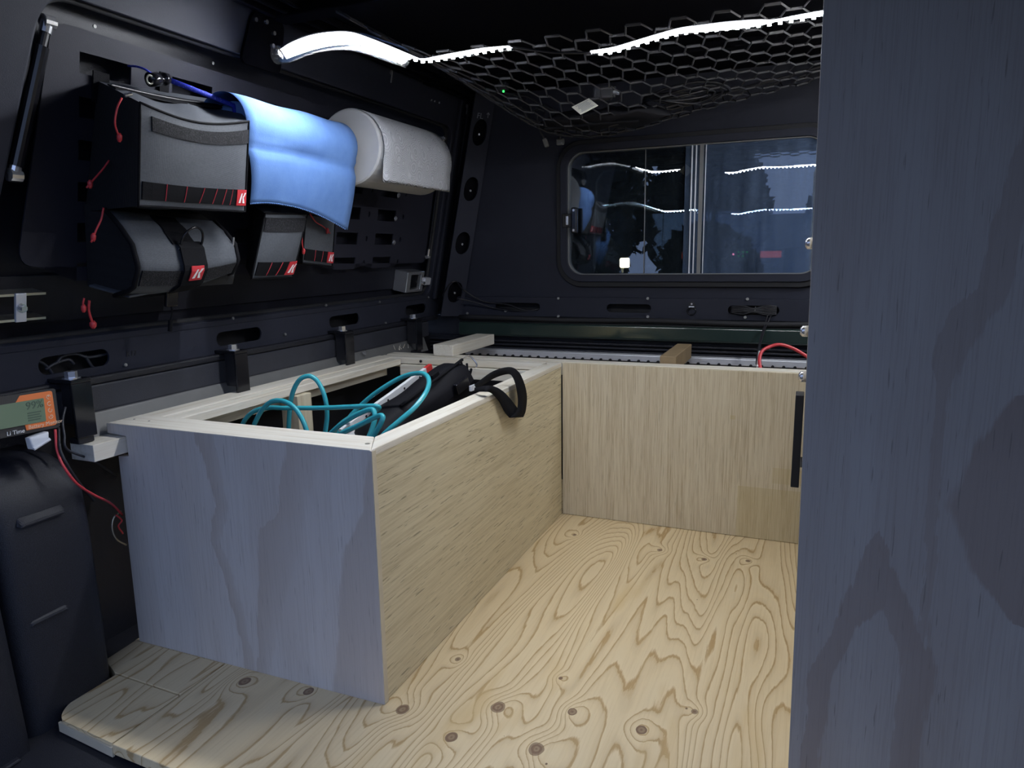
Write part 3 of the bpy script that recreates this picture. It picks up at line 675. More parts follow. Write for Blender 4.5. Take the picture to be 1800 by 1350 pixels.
# street lamp, house and trees behind the tailgate: the window glass mirrors them
MY = 4.52
P_ = on_y(1098, 462, 9.0); ly = MY - 9.0
t = thing('street_lamp', (P_.x, ly, -0.9), 'lit yellow lamp on a thin post mirrored low in the left window pane', 'lamp')
mb = MB(); mb.tube([(P_.x - 0.03, ly, -0.9), (P_.x - 0.03, ly, P_.z - 0.05)], 0.018, 8); mb.build('post', 'grey_metal', t)
mb = MB(); mb.box(P_.x - 0.055, P_.x + 0.055, ly - 0.05, ly + 0.05, P_.z - 0.06, P_.z + 0.06); mb.build('lamp_head', 'lamp_glow', t, bevel=0.02)
hy = MY - 20
t = thing('house', (-1.2, hy, -0.9), 'dark house with pitched roof mirrored in the window', 'house')
mb = MB(); mb.box(-2.9, 2.2, hy - 4, hy, -0.9, 0.75); mb.build('wall', 'house_wall', t)
mb = MB(); mb.add([(-3.3, hy + 0.2, 0.75), (-3.3, hy - 4.2, 0.75), (2.6, hy + 0.2, 0.75), (2.6, hy - 4.2, 0.75), (-1.2, hy - 2, 1.7), (0.6, hy - 2, 1.7)], [(0, 2, 5, 4), (1, 4, 5, 3), (0, 4, 1), (2, 3, 5), (0, 1, 3, 2)]); mb.build('roof', 'house_roof', t)
def tree(x, y, h, rad, lab, seed):
    rnd = random.Random(seed)
    t = thing('tree', (x, y, -0.9), lab, 'tree', 'trees behind the tailgate')
    mb = MB(); mb.tube([(x, y, -0.9), (x + 0.05, y, h * 0.3), (x, y, h * 0.75)], [0.16, 0.12, 0.05], 8); mb.build('trunk', 'tree_dark', t)
    mb = MB()
    for k in range(3000):
        a_ = rnd.uniform(0, 6.283); zz = rnd.uniform(-1, 1); rr = rad * rnd.random() ** 0.35 * math.sqrt(1 - zz * zz)
        c = V((x + rr * math.cos(a_), y + rr * math.sin(a_), h * 0.5 + zz * h * 0.55))
        d1_, d2_ = V((rnd.uniform(-1, 1), rnd.uniform(-1, 1), rnd.uniform(-1, 1))) * 0.17, V((rnd.uniform(-1, 1), rnd.uniform(-1, 1), rnd.uniform(-1, 1))) * 0.17
        mb.add([c - d1_, c + d2_, c + d1_, c - d2_], [(0, 1, 2, 3)])
    tag(mb.build('foliage', 'tree_dark', t, fix=False), kind='stuff')
tree(-4.4, MY - 13.5, 3.9, 1.7, 'large dark tree mirrored at the left of the window', 1)
tree(-2.1, MY - 16, 2.9, 1.3, 'dark rounded tree mirrored right of the yellow lamp', 2)
tree(1.0, MY - 17.0, 2.3, 1.1, 'low dark tree mirrored at the right of the window', 4)

# =================================================================== PLYWOOD FURNITURE
ZT = 0.4285
box = thing('storage_box', (-0.88, 1.34, 0), 'long open plywood storage box with pale pine top frame along the left side', 'box')
mb = MB(); mb.plate([(-0.600, 0.0), (-1.148, 0.0), (-1.145, 0.368), (-1.119, 0.370), (-1.120, 0.407), (-1.166, 0.410), (-1.166, 0.4105), (-1.166, ZT - 0.001), (-0.600, ZT - 0.001)], [], lambda a, b, o: V((a, o, b)), 0.897, 0.885)
tag(mb.build('end_panel', 'ply_end', box, bevel=0.0008), 'grey-blue plywood end panel with brown bands')
mb = MB(); mb.box(-0.6000, -0.5988, 0.8855, 0.8965, 0.001, ZT - 0.002); mb.build('ply_edge', 'ply_edge', box)
mb = MB(); mb.box(-0.613, -0.602, 0.8985, 1.8035, 0.001, ZT - 0.012); mb.build('side_panel', 'veneer_along', box, bevel=0.0008)
def board(name, mat, x0, x1, y0, y1, z0, z1, parent, bev=0.0015):
    mb = MB(); mb.box(x0, x1, y0, y1, z0, z1); return mb.build(name, mat, parent, bevel=bev)
mb = MB(); mb.plate([(-1.165, 0.8855), (-0.601, 0.8855), (-0.642, 0.9585), (-1.165, 0.9585)], [], lambda a, b, o: V((a, b, o)), ZT - 0.018, ZT)
fr = mb.build('rail', 'pine_across', box, bevel=0.0015)
mb = MB(); mb.plate([(-0.6015, 0.8865), (-0.6015, 1.804), (-0.6415, 1.760), (-0.6415, 0.9592)], [], lambda a, b, o: V((a, b, o)), ZT - 0.012, ZT)
mb.build('rail', 'pine_along', box, bevel=0.0015)
board('rail', 'pine_along', -1.166, -1.112, 0.9590, 1.790, ZT - 0.018, ZT - 0.0005, box)
board('rail_strip', 'pine_along', -1.110, -1.075, 0.9590, 1.760, ZT - 0.020, ZT - 0.003, box)
board('rail', 'pine_across', -1.155, -0.643, 1.770, 1.802, ZT - 0.018, ZT, box)
board('cleat', 'pine_across', -1.074, -0.643, 1.752, 1.769, ZT - 0.050, ZT - 0.019, box)
board('corner_post', 'pine_upright', -1.110, -1.062, 1.285, 1.335, 0.0, ZT - 0.0215, box)
board('corner_post', 'pine_upright', -0.675, -0.640, 1.715, 1.750, 0.0, ZT - 0.0215, box)
board('corner_post', 'pine_upright', -0.652, -0.614, 0.90, 0.94, 0.0, ZT - 0.0195, box)
board('ledger', 'pine_along', -1.180, -1.123, 0.822, 1.76, 0.376, 0.406, box, 0.001)
sc_ = on_z(646, 780, ZT); mb = MB(); mb.tube([sc_ + V((0, 0, -0.001)), sc_ + V((0, 0, 0.0004))], 0.0042, 12); mb.build('screw', 'zinc', box)
for u, v in ((236, 737), (262, 740)):
    q = on_z(u, v, ZT); mb = MB(); mb.tube([q + V((0, 0, -0.001)), q + V((0, 0, 0.0003))], 0.002, 8); mb.build('screw', 'cord_black', box)
q = on_y(740, 635, 1.769); mb = MB(); mb.tube([q, q + V((0, -0.003, 0))], 0.004, 8); mb.build('screw', 'cord_black', box)

bench = thing('bench_box', (-0.30, 1.98, 0), 'low plywood bench box across the front with pale top rail', 'box')
board('front_panel', 'veneer_upright', -0.599, 0.47, 1.805, 1.817, 0.001, ZT - 0.001, bench, 0.0008)
board('top_rail', 'pine_across', -1.158, 0.47, 1.8175, 1.862, ZT - 0.036, ZT + 0.0005, bench)
bb = board('cross_beam', 'pine_along', -1.000, -0.935, 1.8185, 2.115, ZT + 0.001, ZT + 0.034, bench, 0.002)
tag(bb, 'pale pine cross beam reaching to the bulkhead')
bb = board('cross_beam', 'beam_treated', -0.349, -0.307, 1.8635, 2.135, ZT - 0.022, ZT + 0.020, bench, 0.002)
tag(bb, 'brown treated cross beam reaching to the bulkhead')

rnd_ = random.Random(5); mb = MB(); q = on_z(702, 613, ZT)
for k in range(9):
    a_ = q + V((rnd_.uniform(-0.02, 0.02), rnd_.uniform(-0.03, 0.03), 0.0)); mb.tube([a_, a_ + V((rnd_.uniform(-0.008, 0.008), rnd_.uniform(-0.006, 0.006), rnd_.uniform(0.006, 0.016)))], [0.0010, 0.0004], 4)
tag(mb.build('splinters', 'pine_across', bench), kind='stuff')
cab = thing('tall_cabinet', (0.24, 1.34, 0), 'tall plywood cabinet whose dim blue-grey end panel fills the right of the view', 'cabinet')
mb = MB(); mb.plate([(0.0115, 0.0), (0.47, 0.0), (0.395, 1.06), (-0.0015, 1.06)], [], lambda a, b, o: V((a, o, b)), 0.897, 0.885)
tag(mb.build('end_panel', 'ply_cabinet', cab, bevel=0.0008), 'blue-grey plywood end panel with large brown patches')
mb = MB(); mb.hexa([(0.0135, 0.898, 0.001), (0.0135, 1.803, 0.001), (0.0255, 1.803, 0.001), (0.0255, 0.898, 0.001)], [(0.0022, 0.898, 0.985), (0.0022, 1.803, 0.985), (0.0142, 1.803, 0.985), (0.0142, 0.898, 0.985)])
mb.build('side_panel', 'veneer_upright', cab)
board('top_panel', 'pine_along', 0.0150, 0.39, 0.899, 1.80, 0.972, 0.986, cab)
mb = MB(); a0 = on_y(1406, 690, 1.02); a1 = on_y(1403, 850, 1.02)
mb.box(-0.0065, 0.004, 1.00, 1.03, a1.z, a0.z); hg = mb.build('hinge_strip', 'black_satin', cab, bevel=0.001)
for u, v in ((1421, 428), (1412, 582), (1409, 662), (1403, 812)):
    q = on_y(u, v, 1.015); mb = MB()
    mb.tube([q + V((0.006, 0, 0)), q + V((-0.001, 0, 0)), q + V((-0.004, 0, 0))], [0.0075, 0.0075, 0.004], 10); mb.build('bolt_head', 'chrome', cab, smooth=True)

# =================================================================== BED CLAMPS
for (u, v, lab) in ((144, 700, 'black canopy clamp beside the battery monitor, nearest of four'), (424, 640, 'second black canopy clamp from the battery monitor on the left bed rail'),
                    (614, 605, 'third black canopy clamp from the battery monitor on the left bed rail'), (736, 580, 'farthest black canopy clamp, by the corner post')):
    y = on_x(u, v, -1.145).y; hw = 0.019
    t = thing('bed_clamp', (-1.165, y, 0.37), lab, 'clamp', 'clamps along the left bed rail')
    mb = MB(); mb.box(-1.235, -1.142, y - hw, y + hw, 0.5135, 0.5205); mb.build('top_plate', 'black_gloss', t, bevel=0.0015)
    mb = MB(); mb.box(-1.148, -1.142, y - hw, y + hw, 0.418, 0.5133); mb.build('front_plate', 'black_gloss', t, bevel=0.0015)
    mb = MB(); mb.box(-1.169, -1.146, y - hw * 0.8, y + hw * 0.8, 0.407, 0.4175); mb.build('jaw', 'black_satin', t, bevel=0.002)
    mb = MB(); mb.box(-1.183, -1.152, y - hw * 0.5, y + hw * 0.5, 0.44, 0.5134); mb.build('stem', 'black_satin', t, bevel=0.002)
    mb = MB(); hexbolt(mb, (-1.165, y, 0.5206), (0, 0, 1), 0.010, 0.012); mb.build('bolt', 'chrome', t)

# =================================================================== POUCH BOARD ON THE HATCH
board_out = [ys(92, 34, -0.02), ys(772, 250, -0.02), ys(748, 462, -0.02), ys(30, 470, -0.02)]
y0c, p_y, s_top, p_s = ys(137, 90, -0.02)[0], 0.187, 0.0, 0.0695
zt = ys(137, 90, -0.02)[1] - 0.016
holes = []
for c in range(7):
    for rw in range(6):
        yc, sc = y0c + 0.052 + p_y * c, zt - p_s * rw
        if yc + 0.06 > 2.10: continue
        holes.append([(yc - 0.049, sc - 0.0165), (yc + 0.049, sc - 0.0165), (yc + 0.049, sc + 0.0165), (yc - 0.049, sc + 0.0165)])
        if yc + 0.1 < 2.06: holes.append([(yc + 0.0935 + 0.0055 * math.cos(k * 1.0472), sc + 0.0085 * math.sin(k * 1.0472)) for k in range(6)])
mp_ = thing('pouch_board', side(1.45, 0.1, -0.02), 'dark grey metal grid board with slots holding the pouches', 'board')
mb = MB(); mb.plate(rpoly(board_out, [0.03, 0.02, 0.03, 0.035]), holes, side, -0.023, -0.020); mb.build('slotted_plate', 'board_paint', mp_)
for (u, v) in ((695, 384), (692, 426), (700, 343)):
    p = on_side(u, v, -0.02); hb = MB(); hexbolt(hb, p, SN, 0.0055, 0.004); hb.build('bolt', 'chrome', mp_)
for (u, v) in ((165, 46), (373, 111)):
    p = on_side(u, v, -0.02); hb = MB(); hb.tube([p, p + SN * 0.003], 0.003, 8); hb.build('rivet', 'grey_metal', mp_)

# ------------------------------------------------------------------ pouches
def make_pouch(name, corners, off, label, seg, velcro=None, webbing=None, stitches=(), patch=None, bulge=0.012, top_in=0.0, back=None, backoff=-0.018, side_mat='pouch_fabric_dark', dip=0.0):
    """corners: outline of the front face TL, TR, BR, BL in the hatch plane at distance off from it"""
    f = [V(on_side(u, v, off)) for u, v in corners]
    if back: bk = [V(on_side(u, v, backoff)) for u, v in back]
    else: bk = [p - SN * (off - backoff) for p in f]
    t = thing(name, (bk[3] + bk[2]) / 2, label, 'pouch', 'pouches on the hatch board')
    def pt(u, v, lift=0.0):
        p = (f[0] * (1 - u) + f[1] * u) * (1 - v) + (f[3] * (1 - u) + f[2] * u) * v - SV * (dip * math.sin(math.pi * u) * (1 - v) ** 1.5)
        bl_ = bulge * (max(0.0, 16 * u * (1 - u) * v * (1 - v)) ** 0.6)
        wr = 0.0016 * math.sin(9 * u + 5 * v) * math.sin(7 * v + 3 * u) * (16 * u * (1 - u) * v * (1 - v))
        return p + SN * (bl_ + wr + lift)
    N = 14
    mb = MB(); mb.grid([[pt(i / N, j / N) for i in range(N + 1)] for j in range(N + 1)])
    mb.build('front_face', 'pouch_fabric', t, smooth=True)
    # side walls
    per = [(i / N, 0) for i in range(N)] + [(1, j / N) for j in range(N)] + [(1 - i / N, 1) for i in range(N)] + [(0, 1 - j / N) for j in range(N)]
    def bpt(u, v): return (bk[0] * (1 - u) + bk[1] * u) * (1 - v) + (bk[3] * (1 - u) + bk[2] * u) * v
    def wall(nm, segpts, mat):
        rows = []
        for (u, v) in segpts:
            a_, b_ = pt(u, v), bpt(u, v)
            rows.append([a_ * (1 - k / 4) + b_ * (k / 4) + (V((0, 0, 0.004 * math.sin(u * 14)) ) * math.sin(k / 4 * math.pi)) for k in range(5)])
        mb = MB(); mb.grid(rows); return mb.build(nm, mat, t, smooth=True)
    wall('top_gusset', [(i / N, 0) for i in range(N + 1)], 'pouch_fabric')
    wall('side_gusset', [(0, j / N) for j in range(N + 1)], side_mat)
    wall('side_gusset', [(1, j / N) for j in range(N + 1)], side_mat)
    wall('bottom_gusset', [(i / N, 1) for i in range(N + 1)], 'pouch_fabric')
    mb = MB(); mb.grid([[bpt(i / 2, j / 2) for i in range(3)] for j in range(3)]); mb.build('back_face', 'pouch_fabric_dark', t)
    mb = MB(); mb.tube([pt(u, v, 0.0005) for u, v in per], 0.0022, 6, closed=True); mb.build('piping', 'webbing', t, smooth=True)
    def strip(nm, mat, u0, u1, v0, v1, lift=0.0022, parent=t, nu=12, skew=0.0):
        mb = MB(); rows = [[pt(u0 + (u1 - u0) * i / nu + skew * (1 - j / 3), v0 + (v1 - v0) * j / 3, lift) for i in range(nu + 1)] for j in range(4)]
        mb.grid(rows, SN * -0.0022); return mb.build(nm, mat, parent)
    if velcro: strip('velcro_strip', 'velcro', *velcro)
    if webbing:
        wb = strip('webbing_strip', 'webbing', *webbing)
        for k, (s0, s1) in enumerate(stitches):
            mb = MB(); mb.tube([pt(s0 + (s1 - s0) * q / 4, webbing[2] + (webbing[3] - webbing[2]) * q / 4, 0.0026) for q in range(5)], 0.0007, 5)
            mb.build('stitch', 'red_thread', wb)
    if patch: logo_patch(t, pt, *patch)
    return t, pt, bpt
def logo_patch(t, pt, u0, u1, v0, v1, skew=0.0):
    def q(a, b, lift): return pt(u0 + (u1 - u0) * a + skew * (1 - b), v0 + (v1 - v0) * b, lift)
    mb = MB(); mb.grid([[q(i / 3, j / 3, 0.0042) for i in range(4)] for j in range(4)], SN * -0.002)
    pa = tag(mb.build('logo_patch', 'patch_red', t), 'red rubber patch with a white slanted K mark')
    mb = MB()
    def poly(pts): mb.plate(pts, [], lambda a, b, o: q(a, b, 0.0044) + SN * o, 0.0, 0.0006)
    poly([(0.40, 0.22), (0.52, 0.22), (0.36, 0.84), (0.16, 0.84)])
    poly([(0.58, 0.46), (0.74, 0.18), (0.93, 0.18), (0.70, 0.46)])
    poly([(0.53, 0.40), (0.63, 0.40), (0.80, 0.84), (0.58, 0.84)])
    mb.build('logo_mark', 'patch_white', pa)
def pull_cord(t, pts, off, name='pull_cord', mat='cord_red', r=0.0016):
    P3 = smoothpath([on_side(u, v, off) for u, v in pts], 5)
    mb = MB(); mb.tube(P3, r, 6)
    k = P3[-3]; mb.tube([k + SV * 0.006, k + SV * 0.002, k - SV * 0.004, k - SV * 0.008], [r, r * 2.6, r * 2.4, r * 1.2], 8)
    return mb.build(name, mat, t, smooth=True)

# big zipped pouch
big, bp, bb_ = make_pouch('large_pouch', [(246, 180), (437, 213), (430, 372), (243, 362)], 0.15, 'large grey zipped pouch hanging left of the blue towel', 0,
    velcro=(0.08, 0.99, 0.09, 0.235), webbing=(0.02, 0.90, 0.75, 0.93),
    stitches=((0.20, 0.20), (0.37, 0.36), (0.53, 0.50), (0.66, 0.63), (0.76, 0.73), (0.83, 0.81)), patch=(0.875, 0.985, 0.75, 0.93), bulge=0.010, dip=0.016,
    back=[(172, 142), (396, 178), (405, 350), (150, 372)])
# zip on the top gusset
mb = MB(); rows = []
for k in range(13):
    u = k / 12; a_ = bp(u, 0) * 0.45 + bb_(u, 0) * 0.55; c_ = bp(u, 0) * 0.25 + bb_(u, 0) * 0.75
    rows.append([a_ + V((0, 0, 0.0035)), c_ + V((0, 0, 0.0035))])
mb.grid(rows, (0, 0, -0.002)); zp = mb.build('zipper', 'webbing', big)
mb = MB(); mb.tube([(r_[0] + r_[1]) / 2 + V((0, 0, 0.0012)) for r_ in rows], 0.0014, 6); mb.build('zipper_teeth', 'cord_black', zp)
pull_cord(big, [(214, 172), (206, 190), (202, 215), (206, 232), (213, 246)], 0.125)
mb = MB(); p = on_side(219, 168, 0.125); mb.tube([p, p + V((0.004, 0.01, 0.004))], 0.003, 8); mb.build('zipper_slider', 'chrome', big)
pull_cord(big, [(192, 282), (182, 296), (168, 312), (152, 330)], 0.06)
for u0, u1 in ((165, 193), (282, 298)):
    a0, a1 = ys(u0, 146, -0.012), ys(u1, 150, -0.012)
    mb = MB(); mb.plate([(a0[0], a0[1] - 0.03), (a1[0], a0[1] - 0.03), (a1[0], a0[1] + 0.02), (a0[0], a0[1] + 0.02)], [], side, -0.016, -0.013)
    mb.build('hanging_tab', 'webbing', big)

# narrow pouch with the curved front and the small square one
nar, np_, nb_ = make_pouch('narrow_pouch', [(466, 375), (540, 376), (513, 487), (442, 490)], 0.105, 'narrow grey pouch with velcro band below the blue towel', 0,
    velcro=(0.02, 0.97, 0.06, 0.27), webbing=(0.04, 0.90, 0.74, 0.95), stitches=((0.30, 0.27), (0.55, 0.50)), patch=(0.72, 0.97, 0.74, 0.95, 0.03), bulge=0.012,
    back=[(446, 362), (520, 362), (500, 470), (432, 470)])
sml, sp_, sb_ = make_pouch('small_pouch', [(537, 376), (589, 384), (583, 468), (531, 462)], 0.07, 'smallest dark pouch at the lower right corner of the blue towel', 0,
    webbing=(0.04, 0.80, 0.70, 0.93), stitches=((0.33, 0.33), (0.58, 0.57)), patch=(0.76, 0.99, 0.70, 0.93), bulge=0.006,
    back=[(530, 368), (580, 372), (578, 452), (525, 448)])
pull_cord(sml, [(545, 376), (555, 390), (568, 398), (580, 410)], 0.082)
pull_cord(sml, [(531, 414), (531, 425), (532, 434), (535, 446)], 0.082)

# flap pouch (curved front, buckle strap with D-ring)
TL, TR, BR, BL = ys(200, 372, 0.07), ys(390, 392, 0.07), ys(402, 494, 0.115), ys(232, 528, 0.115)
fp = thing('flap_pouch', side((BL[0] + BR[0]) / 2, BL[1], 0.0), 'grey flap pouch closed by a black strap with D-ring, below the large pouch', 'pouch', 'pouches on the hatch board')
def prof_off(v):
    pts = [(0.0, 0.05), (0.15, 0.085), (0.35, 0.115), (0.6, 0.128), (0.82, 0.120), (0.94, 0.10), (1.0, 0.075)]
    for (a0, b0), (a1, b1) in zip(pts, pts[1:]):
        if v <= a1:
            t_ = (v - a0) / (a1 - a0); t_ = t_ * t_ * (3 - 2 * t_) * 0.5 + t_ * 0.5; return b0 + (b1 - b0) * t_
    return pts[-1][1]
def fpt(u, v, lift=0.0):
    y = (TL[0] * (1 - u) + TR[0] * u) * (1 - v) + (BL[0] * (1 - u) + BR[0] * u) * v
    s = (TL[1] * (1 - u) + TR[1] * u) * (1 - v) + (BL[1] * (1 - u) + BR[1] * u) * v
    s -= 0.010 * math.sin(math.pi * u) * v
    return side(y, s, prof_off(v) + lift + 0.006 * math.sin(math.pi * u))
mb = MB(); mb.grid([[fpt(i / 14, j / 16) for i in range(15)] for j in range(17)], SN * -0.006); flap = mb.build('flap', 'pouch_fabric', fp, smooth=True)
mb = MB(); mb.tube([fpt(0, j / 12) for j in range(13)] + [fpt(i / 12, 1) for i in range(1, 13)] + [fpt(1, 1 - j / 12) for j in range(1, 13)], 0.0045, 6); mb.build('binding', 'webbing', fp, smooth=True)
def fstrip(nm, mat, u0, u1, v0, v1, lift, parent, n=10):
    mb = MB(); mb.grid([[fpt(u0 + (u1 - u0) * i / n, v0 + (v1 - v0) * j / n, lift) for i in range(n + 1)] for j in range(n + 1)], SN * -0.003); return mb.build(nm, mat, parent)
fstrip('velcro_strip', 'velcro', 0.03, 0.97, 0.62, 0.82, 0.003, fp)
fstrip('strap', 'webbing', 0.34, 0.56, 0.0, 0.30, 0.004, fp)
stp = fstrip('strap', 'webbing', 0.37, 0.60, 0.26, 0.96, 0.010, fp)
logo_patch(fp, lambda u, v, lift=0.0: fpt(u, v, lift + 0.009), 0.425, 0.550, 0.55, 0.75)
dr = MB(); c0 = fpt(0.49, 0.26, 0.016); an = [math.radians(x) for x in range(-20, 201, 20)]
uy = SU * 0.024; uz = SV * 0.028 + SN * 0.008
dr.tube(smoothpath([c0 + uy * math.cos(x) + uz * math.sin(x) for x in an] + [c0 - uy - uz * 0.8, c0 + uy - uz * 0.8], 3, True), 0.0022, 6, closed=True); dr.build('d_ring', 'black_gloss', fp, smooth=True)
bk = MB(); c1 = fpt(0.49, 0.99, 0.004); bk.obox(c1 - SV * 0.012, SU, SV, SN, 0.014, 0.016, 0.004); bk.build('buckle', 'black_gloss', fp, bevel=0.003)
tl = MB(); tl.tube(smoothpath([c1 - SV * 0.026, c1 - SV * 0.040 + SU * 0.003, c1 - SV * 0.055]), 0.0016, 6); tl.tube([c1 - SV * 0.054, c1 - SV * 0.075], 0.004, 8); tl.build('strap_tail', 'webbing', fp)
# body of the pouch behind the flap
mb = MB(); rows = []
for j in range(9):
    v = j / 8; row = []
    for i in range(9):
        u = i / 8; y = TL[0] + 0.012 + (TR[0] - TL[0] - 0.02) * u + (0.01 * v); s = TL[1] + (BL[1] - 0.004 - TL[1]) * v * 0.99
        row.append(side(y, s, (prof_off(min(1, v * 0.9)) - 0.014) if 0 < v < 1 else 0.02))
    rows.append(row)
mb.grid(rows, lambda p: SN * (-0.016 - (p - SO).dot(SN))); mb.build('body', 'pouch_fabric_dark', fp, smooth=False)
q0, q1 = side(BL[0] + 0.008, BL[1] + 0.004, 0.0), side(BR[0] - 0.004, BR[1] + 0.002, 0.0)
mb = MB(); mb.hexa([q0 + SN * 0.0, q1 + SN * 0.0, q1 + SN * 0.10, q0 + SN * 0.10], [q0 - SV * 0.005, q1 - SV * 0.005, q1 - SV * 0.005 + SN * 0.098, q0 - SV * 0.005 + SN * 0.098]); mb.build('base', 'pouch_fabric', fp, bevel=0.003)
pull_cord(fp, [(182, 365), (178, 385), (170, 402), (160, 426)], 0.07)
pull_cord(fp, [(157, 528), (156, 545), (160, 560), (166, 576)], 0.05, r=0.0022)
pull_cord(fp, [(148, 524), (146, 534), (148, 546)], 0.05)
mb = MB(); c2 = fpt(0.985, 0.38, -0.004); mb.tube([c2 + SV * 0.02, c2 - SV * 0.02], 0.002, 6); mb.build('zipper_slider', 'chrome', fp)

# ------------------------------------------------------------------ rolls
def arc_sheet(y0f, y1f, c, r, a0, a1, n=16):    # points round an axis along Y, angle 0 = away from wall, 90 = up
    rows = []
    for k in range(n + 1):
        an = math.radians(a0 + (a1 - a0) * k / n); d = SN * math.cos(an) + SV * math.sin(an)
        rows.append((d, an))
    return rows
# paper towel
POFF = 0.10
pa, pb = ys(612, 268, POFF), ys(742, 279, POFF)
cs_ = (pa[1] + pb[1]) / 2; pr = 0.087
ya, yb = pa[0], pb[0]
pt_ = thing('paper_towel_roll', side((ya + yb) / 2, cs_ - pr, POFF), 'thick white embossed paper towel roll right of the blue towel', 'paper towel')
def ring_pts(y, r, n=40, c=cs_, off=POFF, a0=0.0): return [side(y, c, off) + (SN * math.cos(2 * math.pi * k / n + a0) + SV * math.sin(2 * math.pi * k / n + a0)) * r for k in range(n)]
mb = MB(); n = 40
A = [ring_pts(ya, 0.013), ring_pts(ya, pr - 0.004), ring_pts(ya + 0.004, pr), ring_pts(yb - 0.004, pr), ring_pts(yb, pr - 0.004), ring_pts(yb, 0.013)]
vs = [p for r_ in A for p in r_]
mb.add(vs, [(i * n + k, i * n + (k + 1) % n, ((i + 1) % 6) * n + (k + 1) % n, ((i + 1) % 6) * n + k) for i in range(6) for k in range(n)])
mb.build('roll', 'paper_core', pt_, smooth=False)
mb = MB(); mb.tube([side(ya - 0.001, cs_, POFF), side(yb + 0.001, cs_, POFF)], 0.0128, 20); mb.build('cardboard_tube', 'card_tube', pt_)
rows = []
for k in range(34):
    an = math.radians(205 - 215 * k / 33); d = SN * math.cos(an) + SV * math.sin(an)
    rr = pr + 0.0015 + 0.006 * max(0, (k - 20) / 13)
    rows.append([side(ya + 0.008 + (yb - ya - 0.006) * i / 8, cs_, POFF) + d * rr for i in range(9)])
last = rows[-1]; tang = -SV
for k in range(1, 6): rows.append([p + V((0, 0.0, -0.0098)) * k + SN * (-0.0008 * k) for p in last])
mb = MB(); mb.grid(rows, lambda p: V((0, 0, -0.0006))); mb.build('outer_sheet', 'paper_towel', pt_, smooth=True)
# hanging rod through both rolls
BOFF = 0.088
ba, bb2 = ys(412, 214, BOFF), ys(606, 285, BOFF)
bcs = (ys(405, 205, BOFF)[1] + ys(600, 275, BOFF)[1]) / 2
br = 0.058; y0b, y1b = ys(408, 180, BOFF + 0.02)[0], ys(612, 250, BOFF + 0.03)[0]
bt = thing('blue_towel_roll', side((y0b + y1b) / 2, bcs - br, BOFF), 'roll of blue shop towels with a sheet hanging down beside the large pouch', 'shop towel')
mb = MB(); mb.tube([side(y0b + 0.03, bcs, BOFF), side(y1b - 0.004, bcs, BOFF)], br - 0.012, 28); mb.build('roll', 'blue_towel', bt, smooth=False)
mb = MB(); mb.tube([side(y0b + 0.02, bcs, BOFF), side(y1b, bcs, BOFF)], 0.021, 20); mb.build('cardboard_tube', 'card_tube', bt)
rows = []; NN = 14
for k in range(26):
    an = math.radians(210 - 225 * k / 25); d = SN * math.cos(an) + SV * math.sin(an)
    rows.append([side(y0b + (y1b - y0b) * i / NN, bcs, BOFF) + d * (br + 0.0015 * math.sin(i * 0.9)) for i in range(NN + 1)])
HN = 16
lastrow = rows[-1]
EB = [on_side(440 + (613 - 440) * i / NN, 357 + 6 * math.sin(i / NN * 3.1) * -1 + (405 - 357) * (i / NN) ** 1.8, BOFF + 0.045) for i in range(NN + 1)]
for k in range(1, HN + 1):
    t_ = k / HN; row = []
    for i in range(NN + 1):
        p = lastrow[i] * (1 - t_) + EB[i] * t_
        pinch = -0.007 * math.exp(-((t_ - 0.14) / 0.07) ** 2) + 0.006 * math.sin(t_ * 3.3) + 0.0025 * math.sin(i * 0.6 + t_ * 3)
        row.append(p + SN * pinch)
    rows.append(row)
# serrated lower edge
rows[-1] = [p for p in rows[-1]]
mb = MB(); mb.grid(rows, SN * -0.0006); sh = mb.build('hanging_sheet', 'blue_towel', bt, smooth=True)
tm = MB(); eb = []
for i in range(NN):
    for q in range(4): eb.append(rows[-1][i] * (1 - q / 4) + rows[-1][i + 1] * (q / 4))
for i in range(0, len(eb) - 1):
    a_, c_ = eb[i], eb[i + 1]; tm.add([a_, c_, (a_ + c_) / 2 - SV * 0.0032], [(0, 1, 2)])
tm.build('serrated_edge', 'blue_towel', sh, fix=False)
# bungee toggle with blue cord that holds the rolls
bg = thing('bungee_cord', on_side(300, 148, 0.04), 'blue speckled bungee cord with black toggle above the large pouch', 'cord')
a = NT('bungee_blue'); a.rough(0.6); co = a.coords(); f = a.noise(co, 330, 2, 0.7); a.color(a.ramp(f, [(0.48, (0.03, 0.05, 0.55)), (0.62, (0.20, 0.25, 0.85))], 'CONSTANT'))
mb = MB(); mb.tube([on_side(294, 139, 0.03), on_side(350, 161, 0.055), on_side(410, 185, 0.085), side(y0b + 0.04, bcs, BOFF)], 0.0048, 8); mb.build('cord', 'bungee_blue', bg, smooth=True)
k0, k1 = on_side(262, 140, 0.028), on_side(296, 139, 0.03); d = (k1 - k0)
mb = MB(); mb.tube([k0 + d * 0.0, k0 + d * 0.5, k0 + d * 0.52, k0 + d * 0.72, k0 + d * 0.75, k0 + d * 0.85, k0 + d * 0.88, k1], [0.012, 0.011, 0.007, 0.008, 0.011, 0.011, 0.008, 0.008], 14); tg = mb.build('toggle', 'black_gloss', bg, smooth=True)
mb = MB(); n0 = (C0 - k0).normalized(); mb.tube(smoothpath([k0 + d * 0.05 + n0 * 0.0115 + (SU * math.cos(x) + SV * math.sin(x)) * 0.007 for x in [k * 0.7854 for k in range(8)]], 2, True), 0.0016, 6, closed=True); mb.build('eyelet', 'zinc', tg)
